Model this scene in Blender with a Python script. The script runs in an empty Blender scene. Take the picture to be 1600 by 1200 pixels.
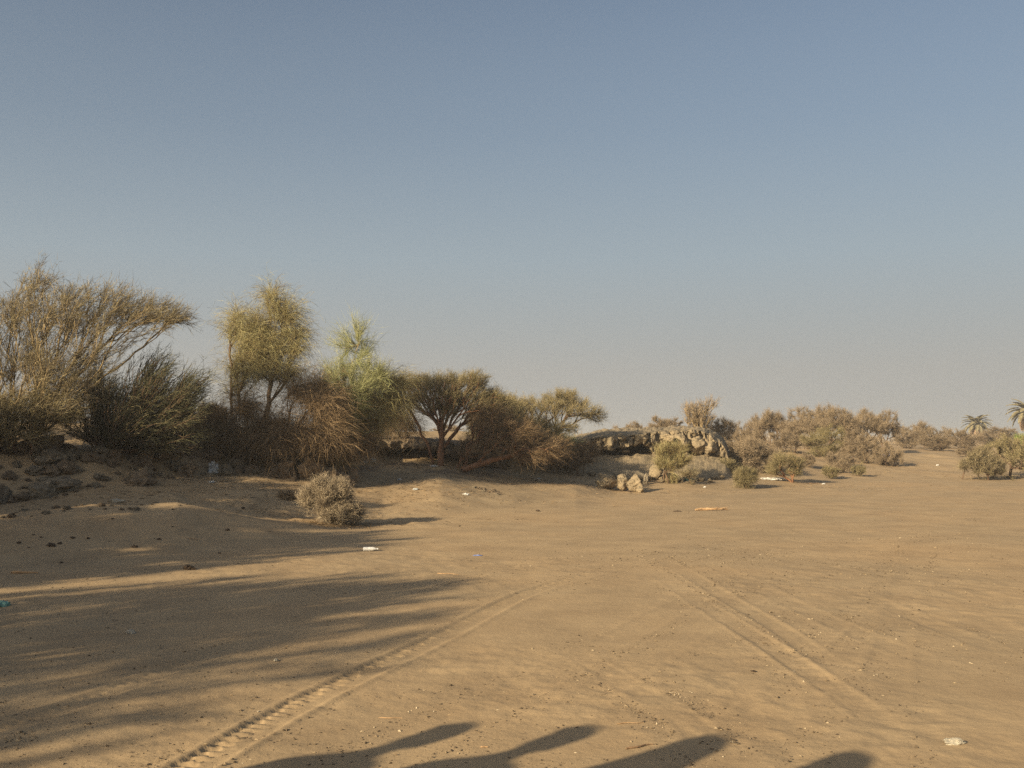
import bpy, math, random
import numpy as np
from mathutils import Vector, noise as mnoise

C = bpy.context.scene.collection
SC = bpy.context.scene
rnd = random.Random(7)
RS = np.random.RandomState(11)

# ---------------------------------------------------------------- camera, sky, sun, exposure
F = 1556.0
PITCH = math.atan(90 / F)
CAM_Z = 1.6
cam_d = bpy.data.cameras.new('camera')
cam = bpy.data.objects.new('camera', cam_d); C.objects.link(cam)
cam.location = (0, 0, CAM_Z)
cam.rotation_euler = (math.pi / 2 + PITCH, 0, 0)
cam_d.sensor_width = 36; cam_d.lens = 36 * F / 1600
cam_d.clip_start = 0.1; cam_d.clip_end = 9000
SC.camera = cam

SUN_AZ = math.radians(45)       # shadows fall this far right of the view direction
SUN_EL = math.radians(20)
w = bpy.data.worlds.new('World'); SC.world = w; w.use_nodes = True
nt = w.node_tree; nt.nodes.clear()
sky = nt.nodes.new('ShaderNodeTexSky'); sky.sky_type = 'NISHITA'
sky.sun_disc = False
sky.sun_elevation = SUN_EL
# nishita: rotation 0 puts the sun at +Y, growing clockwise
sky.sun_rotation = math.pi + SUN_AZ
sky.air_density = 1.15; sky.dust_density = 5.5; sky.ozone_density = 1.6; sky.altitude = 0
hsv = nt.nodes.new('ShaderNodeHueSaturation'); hsv.inputs['Saturation'].default_value = 0.8
tint = nt.nodes.new('ShaderNodeMix'); tint.data_type = 'RGBA'; tint.blend_type = 'MULTIPLY'
tint.inputs[0].default_value = 1.0
tint.inputs[7].default_value = (0.88, 0.93, 0.98, 1)
bg = nt.nodes.new('ShaderNodeBackground'); bg.inputs['Strength'].default_value = 0.055
wo = nt.nodes.new('ShaderNodeOutputWorld')
nt.links.new(sky.outputs[0], hsv.inputs['Color'])
nt.links.new(hsv.outputs[0], tint.inputs[6])
geo = nt.nodes.new('ShaderNodeTexCoord'); sep = nt.nodes.new('ShaderNodeSeparateXYZ')
nt.links.new(geo.outputs['Generated'], sep.inputs[0])
hr = nt.nodes.new('ShaderNodeValToRGB'); el = hr.color_ramp.elements
el[0].position = 0.0; el[0].color = (1, 1, 1, 1); el[1].position = 0.55; el[1].color = (0, 0, 0, 1)
for p_, v_ in ((.06, .95), (.18, .75), (.30, .35), (.42, .08)):
    e_ = el.new(p_); e_.color = (v_, v_, v_, 1)
nt.links.new(sep.outputs['Z'], hr.inputs[0])
hz = nt.nodes.new('ShaderNodeMix'); hz.data_type = 'RGBA'
hc = nt.nodes.new('ShaderNodeValToRGB'); ec = hc.color_ramp.elements      # dust in the low air: warm low down, cooler above
ec[0].position = 0.0; ec[0].color = (.397, .386, .357, 1); ec[1].position = 0.30; ec[1].color = (.28, .345, .41, 1)
for p_, v_ in ((.07, (.385, .380, .358)), (.18, (.33, .385, .42))):
    e_ = ec.new(p_); e_.color = (*v_, 1)
nt.links.new(sep.outputs['Z'], hc.inputs[0])
sc_ = nt.nodes.new('ShaderNodeVectorMath'); sc_.operation = 'SCALE'; sc_.inputs['Scale'].default_value = 9.7
nt.links.new(hc.outputs[0], sc_.inputs[0]); nt.links.new(sc_.outputs[0], hz.inputs[7])
nt.links.new(hr.outputs[0], hz.inputs[0]); nt.links.new(tint.outputs[2], hz.inputs[6])
nt.links.new(hz.outputs[2], bg.inputs['Color'])
nt.links.new(bg.outputs[0], wo.inputs['Surface'])

sun_d = bpy.data.lights.new('sun', 'SUN'); sun_d.energy = 4.3; sun_d.angle = math.radians(0.6)
sun_d.color = (1.0, 0.83, 0.56)
sun = bpy.data.objects.new('sun', sun_d); C.objects.link(sun)
SHD = Vector((math.sin(SUN_AZ) * math.cos(SUN_EL), math.cos(SUN_AZ) * math.cos(SUN_EL), -math.sin(SUN_EL)))
sun.rotation_euler = SHD.to_track_quat('-Z', 'Y').to_euler()

vs = SC.view_settings
vs.view_transform = 'Standard'; vs.look = 'None'; vs.gamma = 1.0; vs.use_curve_mapping = False
vs.exposure = 1.1
SC.render.engine = 'CYCLES'
SC.cycles.max_bounces = 6; SC.cycles.diffuse_bounces = 3; SC.cycles.volume_bounces = 0
SC.cycles.use_denoising = False
SC.cycles.caustics_reflective = False; SC.cycles.caustics_refractive = False

# ---------------------------------------------------------------- projection helpers
cp, sp = math.cos(PITCH), math.sin(PITCH)
def ray(px, py):
    a = (px - 800) / F; b = -(py - 600) / F
    y = cp - b * sp; z = sp + b * cp
    return Vector((a / y, 1.0, z / y))
def P(px, py, D):
    r = ray(px, py)
    return Vector((r.x * D, D, CAM_Z + r.z * D))

# ---------------------------------------------------------------- noise
def _hash(ix, iy, seed):
    h = (ix.astype(np.int64) * 374761393 + iy.astype(np.int64) * 668265263 + seed * 1274126177) & 0x7fffffff
    h = ((h ^ (h >> 13)) * 1274126177) & 0x7fffffff
    return ((h ^ (h >> 16)) & 0xffff) / 65535.0
def vnoise(x, y, seed=0):
    ix = np.floor(x); iy = np.floor(y); fx = x - ix; fy = y - iy
    fx = fx * fx * (3 - 2 * fx); fy = fy * fy * (3 - 2 * fy)
    ix = ix.astype(np.int64); iy = iy.astype(np.int64)
    a = _hash(ix, iy, seed); b = _hash(ix + 1, iy, seed); c = _hash(ix, iy + 1, seed); d = _hash(ix + 1, iy + 1, seed)
    return (a * (1 - fx) + b * fx) * (1 - fy) + (c * (1 - fx) + d * fx) * fy - 0.5
def fbm(x, y, seed=0, octv=4):
    s = 0; a = 1.0
    for o in range(octv):
        s = s + a * vnoise(x * 2 ** o + 17.3 * o, y * 2 ** o - 9.1 * o, seed + o); a *= 0.5
    return s

# ---------------------------------------------------------------- terrain
COLS = [
 (-900, [(11,0),(14,.4),(16,.15),(17,.3),(18,.5),(19.5,1.4),(25,1.95)]),
 (0,    [(12.8,0),(15.5,.42),(17.2,.2),(18.3,.3),(19.2,.4),(21,1.4),(26,2.0)]),
 (150,  [(13.5,0),(16.5,.54),(18.2,.35),(19.5,.5),(20.5,.62),(22,1.42),(27,2.0)]),
 (280,  [(14.3,0),(17,.55),(18.7,.42),(20.5,.55),(22.5,.8),(24,1.45),(29,2.0)]),
 (400,  [(15.5,0),(17.5,.23),(18.6,.18),(22,.6),(24,.9),(25.5,1.45),(30.5,2.0)]),
 (520,  [(17,0),(18.5,.04),(19.5,.03),(22,.3),(24.5,.65),(26.5,1.35),(32,2.0)]),
 (600,  [(18.5,0),(19.9,.0),(22.5,.15),(25,.47),(29.4,.95),(31.2,1.35),(35,1.98)]),
 (690,  [(19,0),(21,.02),(24,.29),(27,.65),(29.8,.90),(31.6,1.35),(37,1.95)]),
 (800,  [(20,0),(23,.05),(26,.26),(29,.48),(31,.7),(34,1.4),(39,1.9)]),
 (900,  [(22,0),(27,.12),(30,.3),(32,.42),(34.5,.6),(37.5,1.3),(41,1.8)]),
 (960,  [(25,0),(30,.03),(32,.15),(34,.35),(36.8,.6),(38.8,1.3),(41,1.7)]),
 (1080, [(27,0),(31,.05),(34,.22),(35.5,.4),(37,.7),(38.9,1.3),(41,1.7)]),
 (1150, [(29,0),(33,.05),(36,.3),(38,.55),(39.5,.75),(42,1.0),(48,1.2)]),
 (1300, [(30,0),(35,.02),(38,.08),(42,.3),(46,.6),(50,.89),(60,1.1)]),
 (1430, [(30,0),(36,0),(40,.06),(46,.33),(50,.6),(54,.8),(65,1.1)]),
 (1560, [(30,0),(36,0),(42,.05),(47,.3),(52,.55),(58,.8),(66,1.1)]),
 (2600, [(30,0),(36,0),(42,.05),(47,.3),(52,.55),(58,.8),(66,1.1)]),
]
CU = np.array([(c[0] - 800) / F for c in COLS])
CT = np.array([[v for p in c[1] for v in p] for c in COLS]).reshape(len(COLS), 7, 2)
def terrain(x, y):
    x = np.atleast_1d(np.asarray(x, float)); y = np.atleast_1d(np.asarray(y, float))
    D = np.maximum(y, 0.5); u = np.clip(x / D, CU[0], CU[-1])
    # profile control points interpolated across u, smooth across columns
    DD = np.stack([np.interp(u, CU, CT[:, k, 0]) for k in range(7)], -1)
    ZZ = np.stack([np.interp(u, CU, CT[:, k, 1]) for k in range(7)], -1)
    pts_d = [np.full(u.shape, 0.0)] + [DD[..., k] for k in range(7)] + [np.full(u.shape, 120.0), np.full(u.shape, 9000.0)]
    pts_z = [np.zeros(u.shape)] + [ZZ[..., k] for k in range(7)] + [np.full(u.shape, 1.2), np.full(u.shape, 1.25)]
    z = np.zeros(u.shape)
    for i in range(len(pts_d) - 1):
        a, b = pts_d[i], pts_d[i + 1]
        m = (D >= a) & (D < b)
        t = np.clip((D - a) / np.maximum(b - a, 1e-6), 0, 1)
        t = t * 0.45 + 0.55 * t * t * (3 - 2 * t)
        z = np.where(m, pts_z[i] * (1 - t) + pts_z[i + 1] * t, z)
    z = np.where(D >= 9000, 1.25, z)
    rise = np.clip(z, 0, 0.8) / 0.8
    # no wobble under the camera; small undulation of the wadi floor, rougher on the banks
    amp = 0.014 + 0.20 * rise
    far = np.clip((D - 60) / 200, 0, 1)
    z = z + amp * fbm(x * 0.35, y * 0.35, 3, 3) * np.clip(np.hypot(x, y) / 8, 0, 1) + far * 1.2 * fbm(x * 0.012, y * 0.012, 9, 3)
    z = z + (0.006 + 0.06 * rise) * fbm(x * 1.7, y * 1.7, 21, 3)
    return z
def tz(x, y): return float(terrain(x, y)[0])
def ground(px, py):
    """the point of the ground seen at a pixel"""
    r = ray(px, py); t = 3.0
    ts = np.geomspace(3.0, 120, 900)
    zz = terrain(r.x * ts, ts); h = CAM_Z + r.z * ts - zz
    k = np.argmax(h <= 0) if (h <= 0).any() else len(ts) - 1
    return Vector((r.x * ts[k], ts[k], zz[k]))
def on_col(px, D):
    x = (px - 800) / F * D
    return Vector((x, D, tz(x, D)))

# wheel tracks on the sand: pixel polylines put on the ground, half width (m), depth, tread
def flat(px, py):
    r = ray(px, py); t = -CAM_Z / r.z
    return (r.x * t, t)
TRACKS = [
 ([(250,1225),(330,1180),(500,1085),(700,990),(830,925),(960,888),(1060,862),(1200,840)], .11, .030, 1.0),
 ([(-60,1165),(0,1140),(180,1078),(400,1000),(600,930),(740,896),(900,874),(1020,860)], .10, .018, .5),
 ([(985,872),(1040,905),(1100,945),(1200,1008),(1300,1075),(1365,1120),(1440,1190)], .10, .016, .6),
 ([(1020,868),(1080,900),(1140,938),(1210,978),(1275,1022),(1340,1062)], .10, .018, .6),
 ([(1060,858),(1150,900),(1240,945),(1330,985),(1420,1020),(1560,1070)], .12, .012, .4),
 ([(560,1205),(700,1135),(850,1060),(980,990),(1090,935),(1200,900)], .14, .012, .4),
 ([(760,1190),(900,1105),(1010,1030),(1130,960),(1240,905),(1330,880)], .14, .012, .4),
 ([(420,1010),(560,960),(700,905),(860,880)], .10, .008, .3),
 ([(1100,850),(1260,880),(1400,900),(1600,925)], .12, .010, .3),
 ([(1040,890),(1180,865),(1330,848),(1500,838)], .12, .010, .3),
 ([(1130,1200),(1240,1100),(1330,1010),(1400,930),(1430,870)], .12, .010, .3),
 ([(1000,1200),(1100,1110),(1230,1030),(1350,950),(1500,880)], .12, .012, .3),
 ([(1180,870),(1290,905),(1430,965),(1620,1040)], .11, .012, .4),
 ([(880,1010),(1000,1080),(1080,1130),(1130,1200)], .10, .010, .4),
 ([(1360,1200),(1380,1080),(1400,980),(1420,900),(1440,850)], .13, .010, .3),
]
def track_height(x, y, z0):
    out = np.zeros(x.shape)
    farfade = np.clip(1.15 - (y - 6) / 8.5, .10, 1)
    for ti, (pl, hw, dep, tread) in enumerate(TRACKS):
        pts = np.array([flat(*p) for p in pl])
        # densify with a smooth curve
        n = 14; q = []
        for i in range(len(pts) - 1):
            p0 = pts[max(i - 1, 0)]; p1 = pts[i]; p2 = pts[i + 1]; p3 = pts[min(i + 2, len(pts) - 1)]
            for k in range(n if i < len(pts) - 2 else n + 1):
                t = k / n
                q.append(0.5 * ((2 * p1) + (-p0 + p2) * t + (2 * p0 - 5 * p1 + 4 * p2 - p3) * t * t + (-p0 + 3 * p1 - 3 * p2 + p3) * t ** 3))
        q = np.array(q)
        lo = q.min(0) - 0.5; hi = q.max(0) + 0.5
        m = np.where((x > lo[0]) & (x < hi[0]) & (y > lo[1]) & (y < hi[1]))[0]
        xs, ys = x[m], y[m]
        best = np.full(xs.shape, 9.0); side = np.zeros(xs.shape); along = np.zeros(xs.shape); acc = 0.0
        for i in range(len(q) - 1):
            d = q[i + 1] - q[i]; L = np.hypot(*d)
            if L < 1e-6: continue
            d = d / L
            rx, ry = xs - q[i][0], ys - q[i][1]
            t = np.clip(rx * d[0] + ry * d[1], 0, L)
            ex, ey = rx - t * d[0], ry - t * d[1]
            dist = np.hypot(ex, ey)
            mm = dist < best
            best[mm] = dist[mm]; side[mm] = np.sign(d[0] * ry - d[1] * rx)[mm]; along[mm] = (acc + t)[mm]
            acc += L
        s = best / hw
        prof = np.where(s < 1, -dep * (1 - s ** 4 * .6), 0) + dep * .8 * np.exp(-((s - 1.28) / .25) ** 2) 
        lug = tread * dep * 1.0 * np.sign(np.sin(along * 2 * np.pi / 0.085 + side * best * 26)) * np.exp(-((s * side - .45) / .38) ** 2) * (s < 1.1)
        fade = 0.45 + 0.9 * (vnoise(along * .7 + ti * 31, along * 0 + ti, 55) + .5)
        ends = np.clip((acc - along if ti < 2 else np.minimum(along, acc - along)) / (.28 * acc), 0, 1) ** .8
        out[m] += (prof + lug) * np.clip(fade, 0, 1.2) * ends * farfade[m] * (.36, .40, .32)[min(ti, 2)]
    return out

def mesh_from(name, verts, faces_flat, loop_tot, mats, smooth=False, mat_idx=None, tint=None):
    me = bpy.data.meshes.new(name)
    verts = np.asarray(verts, np.float32); nf = len(loop_tot)
    me.vertices.add(len(verts)); me.vertices.foreach_set('co', verts.ravel())
    me.loops.add(len(faces_flat)); me.loops.foreach_set('vertex_index', np.asarray(faces_flat, np.int32))
    me.polygons.add(nf)
    starts = np.concatenate([[0], np.cumsum(loop_tot)[:-1]]).astype(np.int32)
    me.polygons.foreach_set('loop_start', starts); me.polygons.foreach_set('loop_total', np.asarray(loop_tot, np.int32))
    for m in mats: me.materials.append(m)
    if mat_idx is not None: me.polygons.foreach_set('material_index', np.asarray(mat_idx, np.int32))
    if tint is not None:
        a = me.attributes.new('tint', 'FLOAT', 'POINT'); a.data.foreach_set('value', np.asarray(tint, np.float32))
    me.polygons.foreach_set('use_smooth', np.full(nf, smooth))
    me.update(calc_edges=True); me.validate()
    return me
def link(name, me, parent=None, loc=None, label=None, cat=None, group=None, kind=None):
    o = bpy.data.objects.new(name, me); C.objects.link(o)
    if parent is not None: o.parent = parent
    if loc is not None: o.location = loc
    for k, v in (('label', label), ('category', cat), ('group', group), ('kind', kind)):
        if v: o[k] = v
    return o

# ---------------------------------------------------------------- materials
def new_mat(name, rough=0.9):
    m = bpy.data.materials.new(name); m.use_nodes = True
    b = m.node_tree.nodes['Principled BSDF']
    b.inputs['Roughness'].default_value = rough
    b.inputs['Specular IOR Level'].default_value = 0.15
    return m, m.node_tree, b
def ramp(nt, stops, fac=None):
    r = nt.nodes.new('ShaderNodeValToRGB'); e = r.color_ramp.elements
    while len(e) < len(stops): e.new(0.5)
    for i, (p, c) in enumerate(stops):
        e[i].position = p; e[i].color = (*c, 1)
    if fac is not None: nt.links.new(fac, r.inputs[0])
    return r
def noise_node(nt, scale, detail=4, rough=.55, vec=None, dist=0):
    n = nt.nodes.new('ShaderNodeTexNoise'); n.inputs['Scale'].default_value = scale
    n.inputs['Detail'].default_value = detail; n.inputs['Roughness'].default_value = rough
    n.inputs['Distortion'].default_value = dist
    if vec is not None: nt.links.new(vec, n.inputs['Vector'])
    return n
def mixc(nt, a, b, fac, mode='MIX'):
    m = nt.nodes.new('ShaderNodeMix'); m.data_type = 'RGBA'; m.blend_type = mode
    for s, i in ((a, 6), (b, 7)):
        if isinstance(s, tuple): m.inputs[i].default_value = (*s, 1)
        else: nt.links.new(s, m.inputs[i])
    if isinstance(fac, float): m.inputs[0].default_value = fac
    else: nt.links.new(fac, m.inputs[0])
    return m.outputs[2]
def bump(nt, h, strength, dist, normal=None):
    b = nt.nodes.new('ShaderNodeBump'); b.inputs['Strength'].default_value = strength; b.inputs['Distance'].default_value = dist
    nt.links.new(h, b.inputs['Height'])
    if normal is not None: nt.links.new(normal, b.inputs['Normal'])
    return b.outputs[0]

def sand_material():
    m, nt, b = new_mat('sand', 0.95)
    co = nt.nodes.new('ShaderNodeTexCoord').outputs['Object']
    big = noise_node(nt, 0.22, 6, .65, co, .6)
    mid = noise_node(nt, 1.3, 5, .6, co)
    fine = noise_node(nt, 30, 5, .7, co)
    grit = noise_node(nt, 95, 3, .8, co)
    base = ramp(nt, [(.28, (.306, .230, .141)), (.5, (.352, .257, .152)), (.72, (.390, .272, .152))], big.outputs[0]).outputs[0]
    c1 = mixc(nt, base, ramp(nt, [(.3, (.82, .80, .79)), (.7, (1.08, 1.07, 1.05))], mid.outputs[0]).outputs[0], 1.0, 'MULTIPLY')
    c2 = mixc(nt, c1, ramp(nt, [(.25, (.78, .78, .79)), (.5, (1, 1, 1)), (.8, (1.1, 1.09, 1.07))], fine.outputs[0]).outputs[0], .6, 'MULTIPLY')
    # patches of scattered dark grit
    patch = noise_node(nt, .9, 6, .65, co, .4)
    pm = ramp(nt, [(.50, (0, 0, 0)), (.66, (1, 1, 1))], patch.outputs[0]).outputs[0]
    gm = ramp(nt, [(.55, (0, 0, 0)), (.66, (1, 1, 1))], grit.outputs[0]).outputs[0]
    mul = nt.nodes.new('ShaderNodeMath'); mul.operation = 'MULTIPLY'
    nt.links.new(pm, mul.inputs[0]); nt.links.new(gm, mul.inputs[1])
    mul2 = nt.nodes.new('ShaderNodeMath'); mul2.operation = 'MULTIPLY'; mul2.inputs[1].default_value = .6
    nt.links.new(mul.outputs[0], mul2.inputs[0])
    c3 = mixc(nt, c2, (.15, .115, .08), mul2.outputs[0])
    nt.links.new(c3, b.inputs['Base Color'])
    n1 = bump(nt, mid.outputs[0], .16, .07)
    rough = noise_node(nt, 9, 6, .7, co)
    n2 = bump(nt, rough.outputs[0], .30, .022, n1)
    n3 = bump(nt, fine.outputs[0], .3, .008, n2)
    nt.links.new(n3, b.inputs['Normal'])
    return m
def rock_material(name, lo, hi, scale=3.0, bs=1.0):
    m, nt, b = new_mat(name, .95)
    co = nt.nodes.new('ShaderNodeTexCoord').outputs['Object']
    a = noise_node(nt, scale, 7, .65, co, .3)
    f = noise_node(nt, scale * 9, 5, .7, co)
    c = ramp(nt, [(.3, lo), (.7, hi)], a.outputs[0]).outputs[0]
    c = mixc(nt, c, ramp(nt, [(.3, (.7, .7, .7)), (.7, (1.15, 1.13, 1.1))], f.outputs[0]).outputs[0], 1.0, 'MULTIPLY')
    nt.links.new(c, b.inputs['Base Color'])
    n = bump(nt, a.outputs[0], .6 * bs, .15)
    n = bump(nt, f.outputs[0], .6 * bs, .03, n)
    nt.links.new(n, b.inputs['Normal'])
    return m
def twig_material(name, stops):
    m, nt, b = new_mat(name, .8)
    at = nt.nodes.new('ShaderNodeAttribute'); at.attribute_name = 'tint'
    co = nt.nodes.new('ShaderNodeTexCoord').outputs['Object']
    n = noise_node(nt, 2.2, 2, .5, co)
    ad = nt.nodes.new('ShaderNodeMath'); ad.operation = 'MULTIPLY_ADD'; ad.inputs[1].default_value = .7
    nt.links.new(n.outputs[0], ad.inputs[0]); nt.links.new(at.outputs['Fac'], ad.inputs[2])
    sb = nt.nodes.new('ShaderNodeMath'); sb.operation = 'SUBTRACT'; sb.inputs[1].default_value = .35
    nt.links.new(ad.outputs[0], sb.inputs[0])
    nt.links.new(ramp(nt, stops, sb.outputs[0]).outputs[0], b.inputs['Base Color'])
    return m
def bark_material(name, lo, hi):
    m, nt, b = new_mat(name, .9)
    co = nt.nodes.new('ShaderNodeTexCoord').outputs['Object']
    mp = nt.nodes.new('ShaderNodeMapping'); mp.inputs['Scale'].default_value = (9, 9, 2.5); nt.links.new(co, mp.inputs[0])
    n = noise_node(nt, 2.5, 5, .7, mp.outputs[0])
    nt.links.new(ramp(nt, [(.3, lo), (.7, hi)], n.outputs[0]).outputs[0], b.inputs['Base Color'])
    nt.links.new(bump(nt, n.outputs[0], .7, .02), b.inputs['Normal'])
    return m
def plain(name, col, rough=.7, var=.2, scale=20, spec=.3):
    m, nt, b = new_mat(name, rough)
    b.inputs['Specular IOR Level'].default_value = spec
    co = nt.nodes.new('ShaderNodeTexCoord').outputs['Object']
    n = noise_node(nt, scale, 3, .6, co)
    lo = tuple(c * (1 - var) for c in col); hi = tuple(min(1, c * (1 + var)) for c in col)
    nt.links.new(ramp(nt, [(.3, lo), (.7, hi)], n.outputs[0]).outputs[0], b.inputs['Base Color'])
    return m
M = {}
M['sand'] = sand_material()
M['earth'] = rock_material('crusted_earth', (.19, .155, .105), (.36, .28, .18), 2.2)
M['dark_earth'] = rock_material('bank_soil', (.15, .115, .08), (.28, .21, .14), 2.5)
M['rock'] = rock_material('grey_brown_rock', (.16, .135, .10), (.33, .27, .19), 3.0)
M['stone'] = rock_material('pale_stone', (.36, .32, .25), (.55, .50, .40), 9)
M['clod'] = rock_material('dark_clod', (.07, .05, .035), (.14, .10, .07), 12)
M['tan'] = twig_material('tan_twigs', [(0, (.085, .065, .042)), (.5, (.205, .160, .090)), (.8, (.25, .215, .115)), (1, (.36, .29, .18))])
M['brown'] = twig_material('brown_twigs', [(0, (.065, .045, .030)), (.5, (.17, .115, .062)), (1, (.30, .21, .12))])
M['gold'] = twig_material('golden_green_twigs', [(0, (.13, .09, .045)), (.4, (.26, .20, .09)), (.7, (.29, .26, .115)), (1, (.38, .34, .18))])
M['green'] = twig_material('green_broom_twigs', [(0, (.15, .15, .065)), (.5, (.26, .275, .12)), (1, (.40, .38, .20))])
M['greytan'] = twig_material('grey_tan_twigs', [(0, (.11, .085, .06)), (.5, (.25, .195, .13)), (1, (.38, .31, .21))])
M['olive'] = twig_material('dark_olive_twigs', [(0, (.035, .035, .022)), (.5, (.085, .085, .045)), (1, (.20, .17, .09))])
M['olivetan'] = twig_material('olive_tan_twigs', [(0, (.085, .068, .036)), (.5, (.21, .175, .085)), (1, (.34, .27, .15))])
M['fargrey'] = twig_material('dusty_scrub_twigs', [(0, (.12, .09, .062)), (.5, (.225, .17, .108)), (1, (.34, .26, .17))])
M['vivid'] = twig_material('fresh_green_twigs', [(0, (.08, .11, .02)), (1, (.22, .30, .06))])
M['bark'] = bark_material('brown_bark', (.07, .045, .03), (.20, .13, .08))
M['redbark'] = bark_material('reddish_bark', (.12, .055, .03), (.30, .16, .09))
M['palebark'] = bark_material('pale_bark', (.20, .14, .07), (.38, .29, .16))
M['white'] = plain('white_plastic', (.58, .57, .54), .4, .1)
M['film'] = plain('dusty_clear_film', (.42, .43, .42), .35, .2, 8, .5)
M['teal'] = plain('faded_green_plastic', (.14, .27, .22), .45, .25)
M['blue'] = plain('blue_plastic', (.12, .16, .34), .4, .25)
M['frond'] = plain('dry_palm_leaf', (.36, .23, .12), .7, .25)
M['palm_green'] = plain('palm_leaf', (.20, .17, .095), .7, .35, 3)
M['palm_dead'] = plain('dead_palm_leaf', (.30, .20, .12), .8, .3, 3)
M['stick'] = plain('dry_wood', (.22, .14, .08), .85, .3)
M['robe'] = plain('pale_cotton', (.62, .58, .50), .9, .08)
M['shirt'] = plain('blue_cotton', (.13, .18, .28), .9, .1)
M['trousers'] = plain('dark_cloth', (.06, .06, .07), .9, .15)
M['skin'] = plain('brown_skin', (.26, .15, .09), .55, .08, 6, .4)
M['hair'] = plain('black_hair', (.02, .017, .014), .7, .2, 60)
M['cap'] = plain('grey_cap_cloth', (.25, .25, .27), .9, .1)
M['leather'] = plain('brown_leather', (.10, .06, .035), .6, .2)

# ---------------------------------------------------------------- ground sheet
def build_ground():
    az = np.concatenate([np.linspace(-180, -38, 60, endpoint=False), np.linspace(-38, 38, 660), np.linspace(38, 180, 61)[1:-1]])
    az = np.radians(az)
    rr = np.concatenate([np.linspace(.4, 3.6, 14, endpoint=False), np.geomspace(3.6, 62, 690, endpoint=False), np.geomspace(62, 5200, 70)])
    A, R = np.meshgrid(az, rr)
    X = (np.sin(A) * R).ravel(); Y = (np.cos(A) * R).ravel()
    Z = terrain(X, Y)
    Z = np.where(Y < 0.5, 0.012 * fbm(X * 1.7, Y * 1.7, 21, 3), Z)
    near = (Y > 3) & (np.hypot(X, Y) < 30)
    idx = np.where(near)[0]
    Z[idx] += track_height(X[idx], Y[idx], Z[idx])
    # disturbed, trodden sand: small clods
    tr = np.clip(fbm(X * .45, Y * .45, 77, 3) * 2.2 + .35, 0, 1)
    m = np.hypot(X, Y) < 40
    Z[m] += (tr * 0.011 * fbm(X * 7, Y * 7, 41, 3))[m]
    foot = np.exp(-(((X + 4.8) / 2.6) ** 2 + ((Y - 19.6) / 1.1) ** 2))
    Z += foot * .11 * fbm(X * 3.2, Y * 3.2, 88, 2)
    n, mcol = len(rr), len(az)
    V = np.stack([X, Y, Z], -1)
    i = np.arange(n - 1)[:, None]; j = np.arange(mcol)[None, :]; j2 = (j + 1) % mcol
    q = np.stack([i * mcol + j, i * mcol + j2, (i + 1) * mcol + j2, (i + 1) * mcol + j], -1).reshape(-1, 4)
    V = np.vstack([V, [[0, 0, 0]]]); c = len(V) - 1
    jj = np.arange(mcol); tri = np.stack([np.full(mcol, c), (jj + 1) % mcol, jj], -1)
    flatf = np.concatenate([q.ravel()[:], tri.ravel()])
    lt = np.concatenate([np.full(len(q), 4), np.full(len(tri), 3)])
    # clockwise fix: reverse so that normals point up
    q = q[:, ::-1]; tri = tri[:, ::-1]
    flatf = np.concatenate([q.ravel(), tri.ravel()])
    me = mesh_from('sand_ground', V, flatf, lt, [M['sand']], smooth=True)
    if me.polygons[0].normal.z < 0: me.flip_normals()
    link('ground', me, kind='structure')
build_ground()

# ---------------------------------------------------------------- dusty air
def haze():
    import bmesh
    bm = bmesh.new(); bmesh.ops.create_cube(bm, size=1)
    bmesh.ops.scale(bm, vec=(10800, 10800, 16), verts=bm.verts); bmesh.ops.translate(bm, vec=(0, 0, 4.5), verts=bm.verts)
    me = bpy.data.meshes.new('haze'); bm.to_mesh(me); bm.free()
    m = bpy.data.materials.new('dust_haze'); m.use_nodes = True; n = m.node_tree; n.nodes.clear()
    v = n.nodes.new('ShaderNodeVolumePrincipled'); o_ = n.nodes.new('ShaderNodeOutputMaterial')
    v.inputs['Color'].default_value = (.91, .905, .89, 1); v.inputs['Density'].default_value = HAZE; v.inputs['Anisotropy'].default_value = 0.2
    n.links.new(v.outputs[0], o_.inputs['Volume']); me.materials.append(m)
    link('haze', me, kind='stuff', label='thin dusty haze lying over the plain', cat='haze')
HAZE = .0011
haze()

# ---------------------------------------------------------------- plants
def norm(a): return a / np.maximum(np.linalg.norm(a, axis=-1, keepdims=True), 1e-9)
def frames(d):
    up = np.where(np.abs(d[:, 2:3]) > .9, np.array([[1., 0, 0]]), np.array([[0, 0, 1.]]))
    a = norm(np.cross(d, up)); return a, np.cross(d, a)
def cones(S, E, r, tint=None):
    """straight tapered twigs, three sides each"""
    n = len(S); d = norm(E - S); a, b = frames(d)
    V = np.empty((n, 4, 3))
    ph = RS.rand(n, 1) * 6.28
    for k in range(3):
        an = ph + k * 2.0944
        V[:, k] = S + (a * np.cos(an) + b * np.sin(an)) * r[:, None]
    V[:, 3] = E
    base = (np.arange(n) * 4)[:, None]
    Fc = np.concatenate([base + np.array([[0, 1, 3]]), base + np.array([[1, 2, 3]]), base + np.array([[2, 0, 3]])], 1).ravel()
    t = np.repeat(tint if tint is not None else RS.rand(n), 4)
    return V.reshape(-1, 3), Fc, np.full(n * 3, 3), t
def leaves(Pn, size, tint=None):
    """small diamond leaves, two triangles each, folded"""
    n = len(Pn); d = norm(RS.randn(n, 3)); a, b = frames(d)
    s = size * (.6 + .8 * RS.rand(n, 1))
    V = np.stack([Pn, Pn + d * s * .5 + a * s * .32, Pn + d * s + b * s * .15, Pn + d * s * .5 - a * s * .32], 1)
    base = (np.arange(n) * 4)[:, None]
    Fc = np.concatenate([base + np.array([[0, 1, 2]]), base + np.array([[0, 2, 3]])], 1).ravel()
    t = np.repeat(tint if tint is not None else RS.rand(n), 4)
    return V.reshape(-1, 3), Fc, np.full(n * 2, 3), t
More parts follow.
